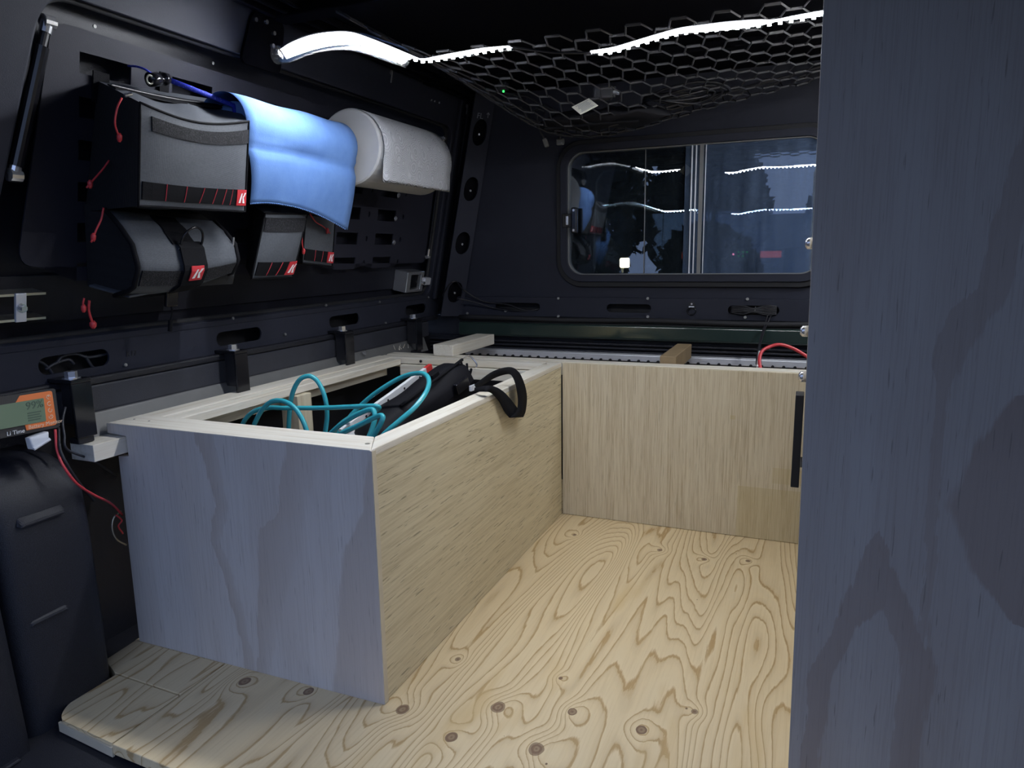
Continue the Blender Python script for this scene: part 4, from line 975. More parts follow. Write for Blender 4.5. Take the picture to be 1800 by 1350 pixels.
mb = MB(); mb.tube(smoothpath([on_side(225, 116, -0.03), on_side(240, 117, 0.0), on_side(255, 122, 0.02), on_side(270, 132, 0.03)], 5), 0.0018, 6); mb.build('loop', 'bungee_blue', bg, smooth=True)

# ------------------------------------------------------------------ gas struts
def strut(pts, rads, label, ends):
    a_, b_ = V(pts[0]), V(pts[1])
    t = thing('gas_strut', b_, label, 'gas strut', 'struts of the side hatch')
    d = b_ - a_
    mb = MB(); mb.tube([a_ + d * 0.16, b_ - d * 0.06], rads[0], 14); mb.build('cylinder', 'black_gloss', t, smooth=False)
    mb = MB(); mb.tube([a_ + d * 0.04, a_ + d * 0.17], rads[1], 12); mb.build('rod', 'black_satin' if rads[0] > 0.008 else 'grey_metal', t)
    for p, s_ in ((a_, 1), (b_, -1)):
        mb = MB(); mb.tube([p, p + d * 0.07 * s_], rads[1] * 1.35, 12); mb.tube([p - SU * 0.008, p + SU * 0.010], rads[1] * 1.6, 12); mb.tube([p - SN * 0.012, p + SN * 0.006], rads[1] * 1.2, 10); mb.build('ball_joint', 'chrome', t, smooth=False)
strut((on_side(83, 38, -0.01), on_side(24, 308, -0.01)), (0.0105, 0.0065), 'thick black gas strut at the left edge of the hatch', 0)
strut((on_side(780, 243, -0.01), on_side(752, 452, -0.01)), (0.0042, 0.0032), 'thin black gas strut between the pouch board and the corner post', 0)

# ------------------------------------------------------------------ latches
lc = on_side(722, 494, -0.005)
t = thing('hatch_latch', lc - SV * 0.02, 'chrome rotary hatch latch near the corner post', 'latch')
mb = MB(); yy, ss = ys(722, 494, -0.03)
mb.plate([(yy - 0.055, ss - 0.034), (yy + 0.055, ss - 0.034), (yy + 0.055, ss + 0.034), (yy - 0.055, ss + 0.034)], [[(yy - 0.03, ss - 0.024), (yy + 0.035, ss - 0.024), (yy + 0.035, ss + 0.024), (yy - 0.03, ss + 0.024)]], side, -0.062, -0.012)
mb.build('housing', 'chrome', t, bevel=0.002)
mb = MB(); mb.obox(side(yy, ss, -0.035), SU, SV, SN, 0.028, 0.022, 0.016); mb.build('rotor', 'black_gloss', t, bevel=0.003)
mb = MB(); mb.obox(side(yy + 0.075, ss, -0.015), SU, SV, SN, 0.022, 0.012, 0.010); mb.build('clevis', 'aluminium', t, bevel=0.002)
mb = MB(); mb.tube([side(yy + 0.095, ss, -0.012), side(yy + 0.155, ss - 0.006, -0.008)], 0.005, 10); mb.tube([side(yy + 0.112, ss - 0.002, -0.011), side(yy + 0.120, ss - 0.003, -0.011)], 0.010, 6); mb.build('threaded_rod', 'chrome', t)
mb = MB(); mb.tube([side(yy + 0.048, ss - 0.004, -0.012), side(yy + 0.048, ss - 0.004, -0.004)], 0.006, 10); mb.build('rivet', 'chrome', t)
t = thing('hatch_latch', on_side(35, 560, -0.02), 'pale metal bracket latch at the left edge below the pouches', 'latch')
y0_, s0_ = ys(0, 540, -0.02); y1_, s1_ = ys(78, 540, -0.02); sa, sb2 = ys(40, 517, -0.02)[1], ys(40, 561, -0.02)[1]
mb = MB()
for s_ in (sa, sb2): mb.plate([(y0_ - 0.04, s_ - 0.002), (y1_, s_ - 0.002), (y1_, s_ + 0.002), (y0_ - 0.04, s_ + 0.002)], [], side, -0.050, -0.016)
mb.build('bracket', 'zinc', t)
ym0, ym1 = ys(23, 540, -0.02)[0], ys(42, 540, -0.02)[0]
mb = MB(); mb.plate([(ym0, sb2 - 0.003), (ym1, sb2 - 0.003), (ym1, sa + 0.003), (ym0, sa + 0.003)], [], side, -0.018, -0.013); mb.build('strike_plate', 'aluminium', t, bevel=0.001)
mb = MB(); hexbolt(mb, side((ym0 + ym1) / 2, (sa + sb2) / 2, -0.013), SN, 0.0055, 0.008); mb.build('bolt', 'chrome', t)

# hinge bracket at the roof edge; its black plate also paints in the shading there
p = on_side(455, 45, 0.01)
t = thing('hinge_bracket', p, 'black hinge bracket with shiny bolts at the roof edge left of the light strip', 'bracket')
y_, s_ = ys(455, 70, 0.0)
mb = MB(); mb.plate(rpoly([(y_ - 0.055, s_ - 0.055), (y_ + 0.065, s_ - 0.055), (y_ + 0.065, s_ + 0.05), (y_ - 0.03, s_ + 0.05)], 0.02), [], side, 0.0005, 0.008); mb.build('plate', 'ceiling_paint', t, bevel=0.002)
for u, v in ((447, 34), (466, 38), (479, 58), (477, 80)):
    q = on_side(u, v, 0.008); mb = MB(); mb.tube([q, q + SN * 0.006], 0.0045, 8); mb.build('bolt', 'chrome', t)

# =================================================================== LIGHT STRIP
LY = 1.22
# (u, v, tilt in degrees, width): the lit side faces down, tilted towards the tailgate where the strip droops
LED = [(499, 95, 42, 0.020), (515, 87, 44, 0.024), (545, 76, 44, 0.026), (580, 69, 42, 0.026), (620, 68, 38, 0.026), (655, 77, 32, 0.024), (700, 92, 20, 0.020), (725, 100, 6, 0.018), (745, 105, -8, 0.016), (770, 102, 0, 0.016), (800, 97, 4, 0.016), (850, 88, 0, 0.016), (895, 82, -10, 0.014)]
LED2 = [(1040, 92, -4, 0.016), (1080, 87, 4, 0.016), (1120, 75, 2, 0.016), (1190, 56, 6, 0.018), (1230, 51, 12, 0.018), (1280, 46, 14, 0.020), (1330, 41, 10, 0.018), (1362, 37, -8, 0.016), (1400, 31, 0, 0.016), (1447, 24, 4, 0.018), (1500, 18, 4, 0.018), (1600, 12, 4, 0.018), (1700, 8, 4, 0.018)]
LED_ADDED = [(0.30, 1.235, 1.075), (0.36, 1.28, 1.08), (0.385, 1.40, 1.08), (0.39, 1.60, 1.075), (0.39, 1.85, 1.08), (0.39, 2.08, 1.08)]  # unseen run behind the cabinet, added to light the front wall
ls = thing('led_strip', on_y(745, 105, LY), 'bright white wavy LED light strip hanging below the canopy roof, plus an added unseen run', 'light strip')
def led_rows(L):
    rows = []; base = [on_y(u, v, LY) for u, v, t_, w_ in L]
    if L is LED2: base += [V(q) for q in LED_ADDED]; L = L + [(0, 0, 0, 0.018), (0, 0, 0, 0.03)] + [(0, 0, 0, 0.042)] * (len(LED_ADDED) - 2)  # the added run is widened to give more light
    sp = smoothpath(base, 4); tw = smoothpath([V((t_, w_ * 1000, 0)) for u, v, t_, w_ in L], 4)
    for k, (p, q) in enumerate(zip(sp, tw)):
        th = math.radians(q.x); g_ = (sp[min(k + 1, len(sp) - 1)] - sp[max(k - 1, 0)]); g_ = V((-g_.y, g_.x, 0)).normalized(); e_ = (g_ * math.cos(th) + V((0, 0, -math.sin(th)))) * (q.y / 2000); n_ = -(g_ * math.sin(th) + V((0, 0, math.cos(th))))
        rows.append((p - e_, p + e_, n_))
    return rows
for L in (LED, LED2):
    rows = led_rows(L)
    mb = MB(); mb.grid([[a_, b_] for a_, b_, n_ in rows], (0, 0, 0.0004)); mb.build('lit_tape', 'led_glow', ls)
    mb = MB(); mb.grid([[a_ - n_ * 0.0012 - (b_ - a_) * 0.08, b_ - n_ * 0.0012 + (b_ - a_) * 0.08] for a_, b_, n_ in rows], (0, 0, 0.0006)); mb.build('tape_backing', 'ceiling_paint', ls)
    mb = MB(); acc = 0.0
    for (a_, b_, n_), (a2, b2, n2) in zip(rows, rows[1:]):
        acc += (a2 - a_).length
        while acc > 0.0155:
            acc -= 0.0155; f_ = 1 - acc / max(1e-6, (a2 - a_).length)
            c = ((a_ + b_) / 2).lerp((a2 + b2) / 2, f_); mb.obox(c + n_ * 0.0028, (1, 0, 0), n_.cross(V((1, 0, 0))), n_, 0.0026, 0.0026, 0.0026)
    tag(mb.build('led_chips', 'led_glow', ls), kind='stuff')
rows = led_rows(LED[:8]); ext = on_y(487, 97, LY)
mb = MB(); mb.tube(smoothpath([ext] + [(a_ + b_) / 2 + n_ * 0.005 for a_, b_, n_ in rows[2::4]], 4), 0.0175, 12); mb.build('clear_sleeve', 'clear_sleeve', ls, smooth=True)
mb = MB(); mb.tube(smoothpath([on_y(895, 82, LY), on_y(930, 87, LY), on_y(970, 92, LY), on_y(1005, 93, LY), on_y(1040, 93, LY)], 5), 0.002, 6); mb.build('unlit_lead', 'cord_black', ls)

# =================================================================== CARGO NET
def net_z(x, y):
    z = 1.083
    z += 0.012 * (1 - (y - 1.1) / 0.9)
    z -= 0.062 * math.exp(-((x + 0.55) / 0.22) ** 2 - ((y - 1.88) / 0.24) ** 2)
    rx = min(1, max(0, (x + 0.45) / 0.55)); z += 0.075 * rx * rx * max(0, (y - 1.2) / 0.9)
    if x < -0.66: z += 0.95 * (-0.66 - x) ** 1.5
    if y > 1.98: z += 2.6 * (y - 1.98) ** 2
    if y < 1.25 and x > -0.5: z += 0.35 * (1.25 - y)
    return min(z, 1.20)
nt = thing('cargo_net', (-0.3, 1.6, 1.03), 'black knotted cargo net sagging under the canopy roof', 'net')
mb = MB(); cw_, ch_ = 0.072, 0.044
ni, nj = 19, 20
def nd(x, y): return V((x, y, net_z(x, y)))
for j in range(nj):
    y = 1.262 + j * ch_
    for i in range(ni):
        x = -0.88 + i * cw_ + (cw_ / 2 if j % 2 else 0)
        if x > 0.40: continue
        jx = 0.004 * math.sin(i * 3.1 + j * 1.7); x += jx
        a_, b_ = nd(x, y), nd(x + cw_ * 0.34, y + 0.003)
        mb.tube([a_, b_], 0.0030, 5, caps=False)          # doubled knot stretch
        y2 = y + ch_
        if j < nj - 1:
            c_ = nd(x + cw_ * 0.5, y2); mb.tube([b_, c_], 0.0019, 4, caps=False)
            c_ = nd(x - cw_ * 0.5 + cw_ * 0.34, y2 + 0.003); mb.tube([a_, c_], 0.0019, 4, caps=False)
tag(mb.build('netting', 'net_cord', nt, fix=False), kind='stuff')
eg = [nd(-0.88, 1.262 + 0.043 * k) for k in range(21)] + [nd(-0.88 + 0.06 * k, 2.12) for k in range(1, 21)]
mb = MB(); mb.tube(eg, 0.004, 6); mb.build('edge_cord', 'net_cord', nt, smooth=True)
for (u, v, u2, v2) in ((945, 212, 957, 245), (990, 226, 985, 243)):
    a_, b_ = on_y(u, v, 2.0), on_y(u2, v2, 2.02)
    mb = MB(); mb.tube(smoothpath([a_ + V((0, 0, 0.02)), a_, (a_ + b_) / 2 + V((-0.004, 0, 0)), b_], 4), 0.0022, 6); mb.build('hook_cord', 'net_cord', nt, smooth=True)
    d_ = (b_ - a_).normalized() if u2 > u else V((0, 0, -1)); hw = 0.007 if u2 > u else 0.012
    mb = MB(); mb.obox(b_ + d_ * 0.010, d_, d_.cross(V((0, 1, 0))), (0, 1, 0), 0.013 if u2 > u else 0.009, hw, 0.005); mb.build('end_hook', 'grey_metal', nt, bevel=0.004)
# contents of the net
c = V((-0.52, 1.84, net_z(-0.52, 1.84) + 0.024))
t = thing('black_pouch', c, 'soft black pouch lying in the sagging net', 'pouch')
mb = MB(); rows = []
for j in range(11):
    v = -1 + 2 * j / 10; row = []
    for i in range(17):
        an = 2 * math.pi * i / 16; rr = math.sqrt(max(0.0, 1 - abs(v) ** 3)) + 0.02
        row.append(c + V((v * 0.17 + 0.02, 0.075 * rr * math.cos(an), 0.020 * rr * math.sin(an) + 0.006 * math.sin(v * 9 + i))))
    rows.append(row)
mb.grid(rows); mb.build('body', 'bag_black', t, smooth=True)
mb = MB(); mb.tube([c + V((-0.12 + 0.03 * k, -0.05 + 0.006 * math.sin(k), -0.019)) for k in range(9)], 0.003, 6); mb.build('zipper', 'webbing', t)
c = on_z(1028, 187, 1.03)
lbc = thing('paper_label', c, 'cream printed tag lying in the net, lit from below', 'tag')
e1 = V((0.92, 0.25, 0.2)).normalized(); e2 = V((-0.2, 0.75, 0.62)).normalized()
mb = MB(); mb.obox(c, e1 + e2 * 0.5, e2 - e1 * 0.5, e1.cross(e2), 0.022, 0.022, 0.0006); mb.build('card', 'cardboard', lbc)
mb = MB()
A_, B_ = (e1 + e2 * 0.5).normalized(), (e2 - e1 * 0.5).normalized(); N_ = A_.cross(B_)
if N_.dot(C0 - c) < 0: N_ = -N_
for k in range(7): mb.obox(c + B_ * (-0.015 + 0.005 * k) + N_ * 0.0011, A_, B_, N_, 0.016 - 0.002 * (k % 3), 0.0007, 0.0002)
mb.build('print_lines', 'stencil_grey', lbc)
t = thing('cable_coil', (-0.38, 1.80, 1.075), 'coil of thin black cable lying in the net beside the tag', 'cable')
mb = MB()
for q in range(5):
    mb.tube(smoothpath([(-0.33 + 0.07 * math.cos(x) * (1 + 0.1 * q) + 0.01 * q, 1.83 + 0.05 * math.sin(x), 1.068 + 0.007 * q + 0.008 * math.sin(x * 2 + q)) for x in [k * 0.6283 for k in range(10)]], 3, True), 0.0028, 6, closed=True)
mb.build('loops', 'cord_black', t, smooth=True)
p = on_z(1079, 170, 1.075); mb = MB(); mb.tube([p, p + V((0, 0.005, 0.022))], 0.004, 8); mb.build('plug', 'chrome', t)
p = on_z(1060, 164, 1.08); t = thing('charger', p, 'dark charger plug lying in the net', 'charger'); mb = MB(); mb.obox(p, (1, 0.3, 0), (-0.3, 1, 0), (0, 0, 1), 0.022, 0.018, 0.014); mb.build('body', 'rail_plastic', t, bevel=0.005)
mb = MB()
for s1 in (-1, 1): mb.obox(p + V((0.026, 0.008 + 0.008 * s1, 0)), (1, 0.3, 0), (-0.3, 1, 0), (0, 0, 1), 0.008, 0.001, 0.003)
mb.build('prong', 'chrome', t)
p = on_y(885, 162, 1.85); t = thing('indicator_light', p, 'tiny green indicator light glowing above the net', 'light'); mb = MB(); mb.tube([p, p + V((0, 0, 0.004))], 0.003, 8); mb.build('lens', 'green_led', t)
mb = MB(); mb.obox(p + V((0, 0, 0.014)), (1, 0, 0), (0, 1, 0), (0, 0, 1), 0.012, 0.012, 0.010); mb.build('housing', 'black_satin', t, bevel=0.003)

# =================================================================== IN THE BOX: hose, bag, bar
def zp(x, y): return (400 + x / 3.214, 600 + y / 3.214)
def hose_pts(L):
    return [on_y(*zp(x, y), d) for x, y, d in L]
hs = thing('hose', (-0.88, 1.10, 0.30), 'coiled teal plastic hose looping out of the open box', 'hose')
loops = [
    [(330, 700, 1.16), (345, 490, 1.16), (358, 330, 1.16), (398, 228, 1.16), (455, 196, 1.165), (505, 222, 1.17), (545, 300, 1.17), (562, 400, 1.17), (552, 510, 1.17), (520, 700, 1.16)],
    [(70, 520, 1.12), (95, 450, 1.12), (150, 395, 1.12), (240, 375, 1.12), (330, 377, 1.12), (540, 376, 1.135), (780, 366, 1.145), (850, 368, 1.15), (845, 388, 1.16), (780, 392, 1.17), (700, 425, 1.18), (630, 475, 1.18), (560, 560, 1.17)],
    [(150, 470, 1.09), (190, 395, 1.09), (240, 345, 1.09), (300, 335, 1.085), (360, 360, 1.08), (405, 410, 1.075), (445, 500, 1.07), (470, 640, 1.07)],
    [(560, 540, 1.10), (640, 470, 1.10), (740, 410, 1.10), (815, 385, 1.10), (832, 430, 1.09), (815, 500, 1.08), (780, 580, 1.07)],
    [(600, 560, 1.22), (680, 440, 1.23), (760, 355, 1.24), (860, 275, 1.245), (990, 200, 1.25), (1090, 180, 1.23), (1135, 210, 1.20), (1125, 280, 1.165), (1060, 370, 1.125), (970, 450, 1.095), (880, 530, 1.075), (800, 640, 1.07)],
    [(640, 520, 1.06), (740, 475, 1.06), (830, 430, 1.06), (872, 420, 1.055), (868, 460, 1.05), (800, 580, 1.045)]]
for L in loops:
    mb = MB(); mb.tube(smoothpath(hose_pts(L), 8), 0.0048, 10); mb.build('hose_loop', 'hose_teal', hs, smooth=True)
# long black bag leaning on the right rail
A0, A1 = on_y(*zp(790, 600), 1.18), on_y(*zp(1300, 205), 1.47)
bag = thing('tool_bag', A0, 'long black zipped bag leaning out of the box with carry strap', 'bag')
ax = (A1 - A0); axn = ax.normalized(); sx = axn.cross(V((0, 0, 1))).normalized(); sz = sx.cross(axn)
rows = []
for j in range(19):
    t_ = j / 18; row = []
    if t_ < 0.86: sc1 = 0.9 + 0.1 * t_
    else: sc1 = 1.0 - 0.15 * ((t_ - 0.86) / 0.14) ** 2
    if j == 0: sc1 = 0.3
    for i in range(21):
        an = 2 * math.pi * i / 20; cc, ss = math.cos(an), math.sin(an)
        rr = 1 + 0.05 * math.sin(5 * an + 9 * t_) + 0.05 * math.sin(14 * t_ + 2 * an)
        row.append(A0 + ax * t_ * 1.0 + sx * (0.052 * sc1 * rr * math.copysign(abs(cc) ** 0.7, cc)) + sz * (0.048 * sc1 * rr * math.copysign(abs(ss) ** 0.8, ss)))
    rows.append(row)
mb = MB(); mb.grid(rows); mb.add(rows[-1][:20], [tuple(range(20))]); mb.build('body', 'bag_black', bag, smooth=True)
def bagpt(t_, an, k=1.05): return A0 + ax * t_ + sx * (0.052 * k * math.copysign(abs(math.cos(an)) ** 0.7, math.cos(an))) + sz * (0.048 * k * math.copysign(abs(math.sin(an)) ** 0.8, math.sin(an)))
mb = MB(); mb.tube([bagpt(0.3 + 0.7 * k / 10, 1.2, 1.08) for k in range(11)], 0.004, 6); mb.build('zipper', 'webbing', bag, smooth=True)
mb = MB()
for q in (0.5, 0.9, 1.3): mb.tube([bagpt(1.0, q, 0.95) + axn * 0.003, bagpt(1.0, -q * 0.6, 0.5) + axn * 0.006], 0.003, 6)
mb.build('end_folds', 'webbing', bag, smooth=True)
p0 = bagpt(1.0, 1.2, 1.1); mb = MB(); mb.tube(smoothpath([p0, p0 + V((0.008, 0.02, 0.006)), p0 + V((0.022, 0.03, -0.014)), p0 + V((0.02, 0.028, -0.022))], 4), 0.0018, 6); mb.build('zipper_pull', 'chrome', bag)
p0 = on_y(*zp(1165, 190), 1.37); mb = MB(); mb.obox(p0, axn, sx, sz, 0.012, 0.006, 0.004); mb.build('tab', 'webbing', bag)
p0 = bagpt(0.82, 0.2, 1.12); mb = MB(); mb.obox(p0, axn, sz, sx, 0.022, 0.012, 0.006); mb.build('buckle', 'black_gloss', bag, bevel=0.002)
# strap: ribbon given by its two edges
def sp3(x, y, X): return on_x(*zp(x, y), X)
up = [((1370, 262), (1372, 284), -0.650), ((1405, 236), (1418, 260), -0.640), ((1500, 168), (1512, 206), -0.620), ((1590, 146), (1585, 186), -0.598), ((1640, 172), (1612, 206), -0.588), ((1672, 235), (1630, 262), -0.582), ((1688, 310), (1640, 340), -0.580), ((1682, 390), (1630, 395), -0.580), ((1668, 428), (1592, 431), -0.5815)]
lo = [((1668, 429), (1592, 432), -0.583), ((1625, 365), (1562, 395), -0.588), ((1570, 298), (1530, 336), -0.592), ((1520, 262), (1488, 292), -0.595), ((1470, 250), (1450, 285), -0.600), ((1395, 262), (1392, 286), -0.640)]
for L in (up, lo):
    e1 = smoothpath([sp3(a_[0], a_[1], X) for a_, b_, X in L], 6); e2 = smoothpath([sp3(b_[0], b_[1], X) for a_, b_, X in L], 6)
    mb = MB(); mb.grid([[p, (p + q) / 2, q] for p, q in zip(e1, e2)], (0.0016, 0, 0.0004)); mb.build('carry_strap', 'webbing', bag, smooth=True)
p0 = sp3(1385, 262, -0.645); mb = MB(); mb.obox(p0, (0, 1, 0), (0, 0, 1), (1, 0, 0), 0.012, 0.006, 0.003); mb.build('strap_clip', 'aluminium', bag, bevel=0.001)
# pale bar with red end beside the bag
b0, b1 = on_y(*zp(640, 520), 1.16), on_y(*zp(1118, 172), 1.46)
t = thing('spirit_level', b0, 'thin white bar with a red end lying beside the black bag', 'bar')
d = (b1 - b0).normalized(); sx2 = d.cross(V((0, 0, 1))).normalized()
mb = MB(); mb.obox((b0 + b1) / 2, d, sx2, sx2.cross(d), (b1 - b0).length / 2, 0.0045, 0.010); mb.build('bar', 'white_plastic', t, bevel=0.001)
mb = MB(); mb.obox(b1 + d * 0.012, d, sx2, sx2.cross(d), 0.012, 0.005, 0.0105); mb.build('end_cap', 'red_plastic', t, bevel=0.001)
mb = MB()
for k in (0.25, 0.5, 0.7, 0.9): mb.tube([b0 + (b1 - b0) * k + sx2 * 0.0044, b0 + (b1 - b0) * k + sx2 * 0.0052], 0.003, 8)
mb.build('holes', 'cord_black', t)
p = on_y(*zp(740, 470), 1.24); t = thing('plastic_bag', p - V((0, 0, 0.03)), 'crumpled pale plastic bag deep in the box under the hose', 'plastic bag')
mb = MB(); rnd = random.Random(3); rows = [[p + V((-0.09 + 0.02 * i, -0.08 + 0.022 * j, -0.035 + rnd.uniform(-0.011, 0.011) - 0.002 * abs(i - 4))) for i in range(9)] for j in range(9)]
mb.grid(rows, (0, 0, -0.001)); mb.build('film', 'white_plastic', t)
mb = MB(); mb.tube([p + V((-0.03, -0.11, -0.03)), p + V((0.02, -0.10, -0.028)), p + V((0.03, -0.07, -0.028))], 0.005, 6); mb.build('knot', 'white_plastic', t)

# =================================================================== BATTERY MONITOR
c00, c10, c11, c01 = on_x(-28, 702, -1.13), on_x(97, 682, -1.13), on_x(106, 751, -1.118), on_x(-24, 776, -1.118)
mon = thing('battery_monitor', (c01 + c11) / 2, 'orange and black battery monitor display at the left edge on the bed rail', 'monitor')
mn = (c10 - c00).cross(c01 - c00).normalized()
if mn.x < 0: mn = -mn
def mq(u, v, o=0.0): return (c00 * (1 - u) + c10 * u) * (1 - v) + (c01 * (1 - u) + c11 * u) * v + mn * o
mb = MB(); mb.plate(rrect(0, 1, 0, 1, 0.06), [], mq, -0.020, 0.0); mb.build('case', 'black_satin', mon, bevel=0.003)
mb = MB(); mb.plate(rpoly([(0.47, 0.05), (0.94, 0.05), (0.95, 0.92), (0.52, 0.92), (0.50, 0.72), (0.40, 0.72), (0.40, 0.22)], [0.01, 0.05, 0.05, 0.01, 0.01, 0.01, 0.01]), [], mq, 0.0002, 0.0009); mb.build('orange_face', 'orange_face', mon)
mb = MB(); mb.plate(rrect(0.12, 0.80, 0.20, 0.78, 0.02), [], mq, 0.0010, 0.0018); scn = mb.build('screen', 'lcd', mon)
mux, mvy = (c10 - c00).normalized(), (c00 - c01).normalized()
text_mesh('digits', '99%', 'lcd_digit', 0.017, mq(0.53, 0.42, 0.002), mux, mvy, scn)
mb = MB()
for k in range(4): mb.plate([(0.55, 0.50 + 0.06 * k), (0.74 - 0.02 * (k % 2), 0.50 + 0.06 * k), (0.74 - 0.02 * (k % 2), 0.53 + 0.06 * k), (0.55, 0.53 + 0.06 * k)], [], mq, 0.0018, 0.0021)
mb.build('screen_marks', 'lcd_digit', scn)
text_mesh('lettering', 'Battery Monitor', 'icon_cream', 0.0085, mq(0.545, 0.90, 0.0012), mux, mvy, mon)
text_mesh('lettering', 'Li Time', 'patch_white', 0.009, mq(0.255, 0.965, 0.0008), mux, mvy, mon)
for k in range(4):
    mb = MB(); c = mq(0.875, 0.20 + 0.165 * k, 0.0012); an0 = 0.9 * k
    mb.tube(smoothpath([c + (mux * math.cos(x) + mvy * math.sin(x)) * 0.0032 for x in [an0 + q * 0.8 for q in range(7)]], 2), 0.0006, 5)
    if k in (0, 3): mb.tube([c, c + mvy * 0.003], 0.0006, 5)
    mb.build('icon', 'icon_cream', mon)
p = on_x(68, 775, -1.115)
t = thing('cable_clip', p, 'white plastic cable clip below the battery monitor', 'clip')
mb = MB(); mb.add([p + V(q) for q in ((0, -0.014, 0.008), (0.004, 0.016, 0.012), (0.008, 0.012, 0.002), (0.004, -0.012, -0.012), (-0.012, -0.014, 0.008), (-0.012, 0.016, 0.012), (-0.012, 0.012, 0.002), (-0.012, -0.012, -0.012))], [(0, 1, 2, 3), (7, 6, 5, 4), (0, 4, 5, 1), (1, 5, 6, 2), (2, 6, 7, 3), (3, 7, 4, 0)])
mb.build('clip_body', 'white_plastic', t, bevel=0.002)
mb = MB(); mb.tube([p + V((0.004, -0.012, -0.010)), p + V((0.006, 0.014, 0.0))], 0.0028, 8); mb.build('clip_lip', 'white_plastic', t)

# =================================================================== CABLES
def cable(name, pts, r, mat, label, cat='cable', seg=6, group=None):
    mb = MB(); mb.tube(smoothpath(pts, seg), r, 7); return tag(mb.build(name, mat, smooth=True), label, cat, group)
X = lambda u, v, x: on_x(u, v, x)
Y = lambda u, v, y: on_y(u, v, y)
cable('power_cable', [X(97, 755, -1.115), X(100, 790, -1.105), X(112, 820, -1.09), X(135, 850, -1.085), X(165, 870, -1.10), X(195, 885, -1.13), X(215, 905, -1.16)], 0.0021, 'cord_red', 'thin red cable running down from the battery monitor behind the box')
cable('power_cable', [X(103, 752, -1.117), X(106, 790, -1.10), X(120, 820, -1.09), X(140, 850, -1.09), X(165, 880, -1.115)], 0.0022, 'cord_black', 'thin black cable twisted with the red one below the monitor')
cable('sensor_cable', [X(115, 716, -1.15), X(110, 740, -1.14), X(113, 765, -1.125), X(118, 790, -1.12), X(160, 808, -1.16), X(205, 836, -1.20)], 0.0021, 'rail_plastic', 'thin grey cable running from the first clamp behind the box end')
cable('wire_loop', [X(213, 898, -1.17), X(200, 910, -1.17), X(197, 930, -1.17), X(205, 948, -1.17), X(222, 958, -1.18)], 0.0018, 'zinc', 'pale wire loop in the dark gap beside the box')
cable('wire_loop', [X(204, 905, -1.165), X(214, 915, -1.165), X(208, 925, -1.165), X(216, 938, -1.17)], 0.0016, 'cord_red', 'small red wire end in the dark gap beside the box')
wt = thing('wiring_bundle', V((-1.225, 0.86, 0.53)), 'dark loose wires showing in the left flange slot above the nearest clamp', 'wires')
for L in ([(100, 638), (110, 626), (135, 622), (155, 628), (190, 622)], [(150, 625), (163, 645), (178, 648), (190, 636), (192, 625)], [(80, 650), (95, 640), (120, 632), (130, 640)], [(66, 634), (80, 642), (95, 660), (104, 675)]):
    mb = MB(); mb.tube(smoothpath([X(u, v, -1.215) for u, v in L], 6), 0.0028, 7); mb.build('wire', 'rail_plastic', wt, smooth=True)
ct = thing('corner_cables', Y(800, 520, 2.14), 'two thin black cables coming out of the lowest oval slot of the corner post', 'cables')
mb = MB(); mb.tube(smoothpath([Y(778, 520, 2.13), Y(790, 500, 2.12), Y(802, 495, 2.13), Y(815, 510, 2.19), Y(850, 530, 2.22), Y(890, 535, 2.228), Y(920, 545, 2.23), Y(945, 546, 2.245)], 6), 0.0026, 7); mb.build('cable_strand', 'cord_black', ct, smooth=True)
mb = MB(); mb.tube(smoothpath([Y(803, 525, 2.17), Y(830, 530, 2.20), Y(870, 542, 2.222), Y(915, 547, 2.228), Y(948, 544, 2.24)], 6), 0.0024, 7); mb.build('cable_strand', 'cord_black', ct, smooth=True)
bd = thing('cable_bundle', Y(1325, 545, 2.23), 'tied bundle of black cable stuffed in the right slot below the window', 'cable')
q = Y(1325, 545, 2.229)
for k in range(7):
    mb = MB(); zo = 0.0045 * (k - 3)
    mb.tube(smoothpath([q + V((-0.066, 0.0, zo * 0.6)), q + V((-0.03, -0.006 - 0.001 * (k % 3), zo * 0.9 + 0.003 * math.sin(k))), q + V((0.0, -0.007, zo * 0.35)), q + V((0.035, -0.006 - 0.001 * (k % 2), zo)), q + V((0.064, -0.002, zo * 0.8))], 6), 0.0026, 7); mb.build('cable_strand', 'cord_black', bd, smooth=True)
mb = MB(); mb.tube(smoothpath([q + V((0.004, -0.0095 * math.cos(x) + 0.001, 0.009 * math.sin(x))) for x in [k * 0.7854 for k in range(8)]], 2, True), 0.0015, 6, closed=True); mb.build('tie', 'grey_metal', bd)
for dx in (0.0, 0.010):
    mb = MB(); mb.tube(smoothpath([q + V((0.05 - dx, -0.004, -0.012)), Y(1346 - dx * 300, 575, 2.18), Y(1338 - dx * 250, 600, 2.10), Y(1333 - dx * 200, 625, 1.99), Y(1331 - dx * 150, 640, 1.93)], 6), 0.0022, 7); mb.build('hanging_lead', 'cord_black' if dx == 0 else 'cord_black', bd, smooth=True)
mb = MB(); mb.tube([Y(1335, 618, 1.985), Y(1331, 645, 1.90)], 0.0027, 7); mb.build('white_sleeve', 'cord_white', bd)
cable('red_cable', [Y(1337, 650, 1.90), Y(1335, 632, 1.92), Y(1340, 617, 1.94), Y(1355, 609, 1.96), Y(1372, 606, 1.97), Y(1395, 613, 1.98), Y(1420, 628, 1.98), Y(1450, 650, 1.98)], 0.0046, 'cord_red', 'thick red power cable arching out of the bench box')
p = Y(1216, 541, 2.2295); t = thing('tie_ring', p - V((0, 0, 0.02)), 'small black D-shaped tie ring on the flange below the window', 'tie ring')
mb = MB(); mb.plate(rrect(p.x - 0.010, p.x + 0.010, p.z - 0.004, p.z + 0.018, 0.008), [], lambda a, b, o: V((a, o, b)), p.y, p.y - 0.003); mb.build('plate', 'black_satin', t)
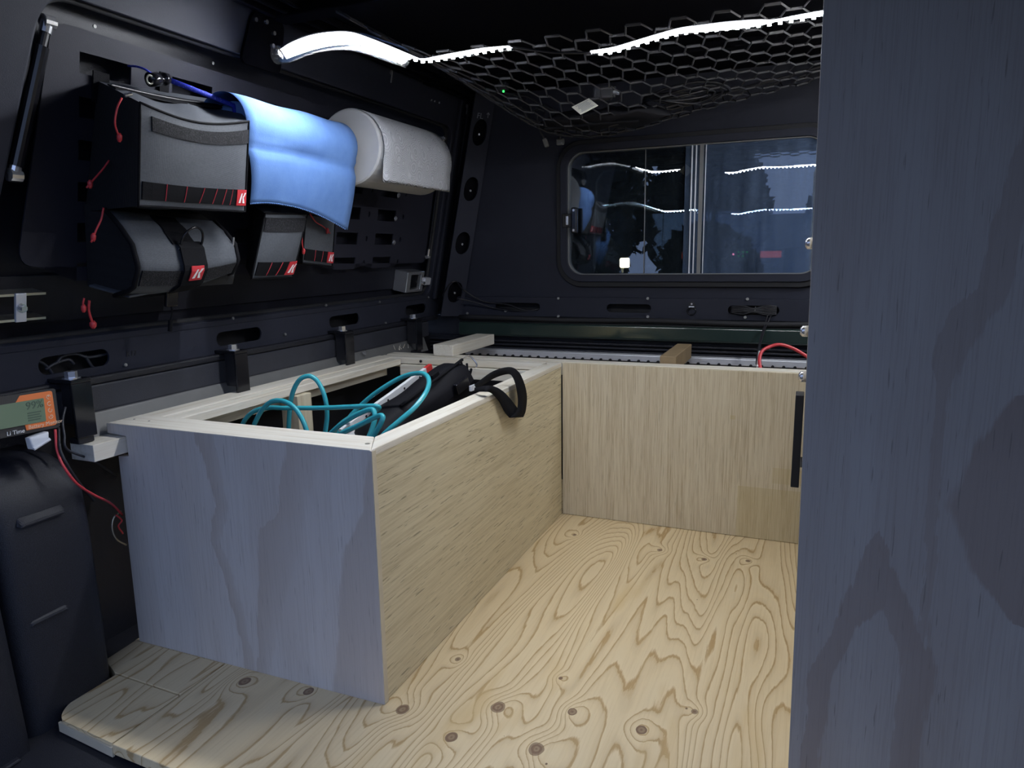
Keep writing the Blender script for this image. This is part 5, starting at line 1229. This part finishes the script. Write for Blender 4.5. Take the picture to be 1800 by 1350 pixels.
mb = MB(); mb.tube(smoothpath([V((p.x + 0.013 * math.cos(x), p.y - 0.006, p.z - 0.010 + 0.011 * math.sin(x))) for x in [k * 0.7854 for k in range(8)]], 2, True), 0.0018, 6, closed=True); mb.build('ring', 'black_gloss', t, smooth=True)
mb = MB(); mb.tube([(p.x - 0.008, p.y - 0.005, p.z + 0.003), (p.x + 0.008, p.y - 0.005, p.z + 0.003)], 0.0025, 7); mb.tube([(p.x, p.y - 0.003, p.z + 0.012), (p.x, p.y - 0.006, p.z + 0.012)], 0.003, 8); mb.build('bar', 'chrome', t)

# =================================================================== REAR CORNER LINER
secs = [(-0.05, 0.0), (0.10, 0.0), (0.20, -0.002), (0.28, -0.004), (0.34, -0.010), (0.365, -0.020), (0.385, -0.036), (0.400, -0.060), (0.408, -0.10)]
rows = []
for z, o in secs:
    tp = max(0, (z - 0.36)) * 0.35; bx = -1.092 + o
    rows.append([V(q) for q in ((-1.34, 0.800 - tp, z), (bx - 0.045, 0.795 - tp, z), (bx - 0.018, 0.790 - tp, z), (bx - 0.005, 0.778 - tp, z), (bx, 0.760 - tp, z), (bx, 0.70, z), (bx + 0.001, 0.655, z), (bx - 0.008, 0.640, z), (bx - 0.03, 0.63, z), (-1.34, 0.62, z))])
mb = MB(); mb.grid(rows); mb.add(rows[-1], [tuple(range(10))])
pl = tag(mb.build('liner_pillar', 'bed_liner', smooth=True), 'black textured liner pillar with pressed ridges at the lower left', 'liner panel')
rows = []
for z, o in ((-0.06, 0.030), (0.0, 0.028), (0.2, 0.010), (0.38, 0.0), (0.42, -0.03)):
    bx = -1.098 + o
    rows.append([V(q) for q in ((-1.34, 0.626, z), (bx - 0.02, 0.626, z), (bx - 0.003, 0.620, z), (bx, 0.605, z), (bx - 0.004, 0.45, z), (-1.34, 0.44, z))])
mb = MB(); mb.grid(rows); mb.add(rows[-1], [tuple(range(6))])
tag(mb.build('tailgate_jamb', 'bed_liner', smooth=True), 'black tailgate jamb at the extreme lower left edge', 'liner panel')

for z0, ya_, yb_ in ((0.318, 0.662, 0.742), (0.158, 0.655, 0.726)):
    mb = MB(); x0 = -1.10
    mb.hexa([(x0, ya_, z0), (x0, yb_, z0), (x0, yb_ - 0.004, z0 + 0.016), (x0, ya_ + 0.004, z0 + 0.016)], [(-1.0885, ya_ + 0.004, z0), (-1.0885, yb_ - 0.004, z0), (-1.0905, yb_ - 0.008, z0 + 0.006), (-1.0905, ya_ + 0.008, z0 + 0.006)])
    mb.build('pressed_ridge', 'bed_liner', pl, bevel=0.003)
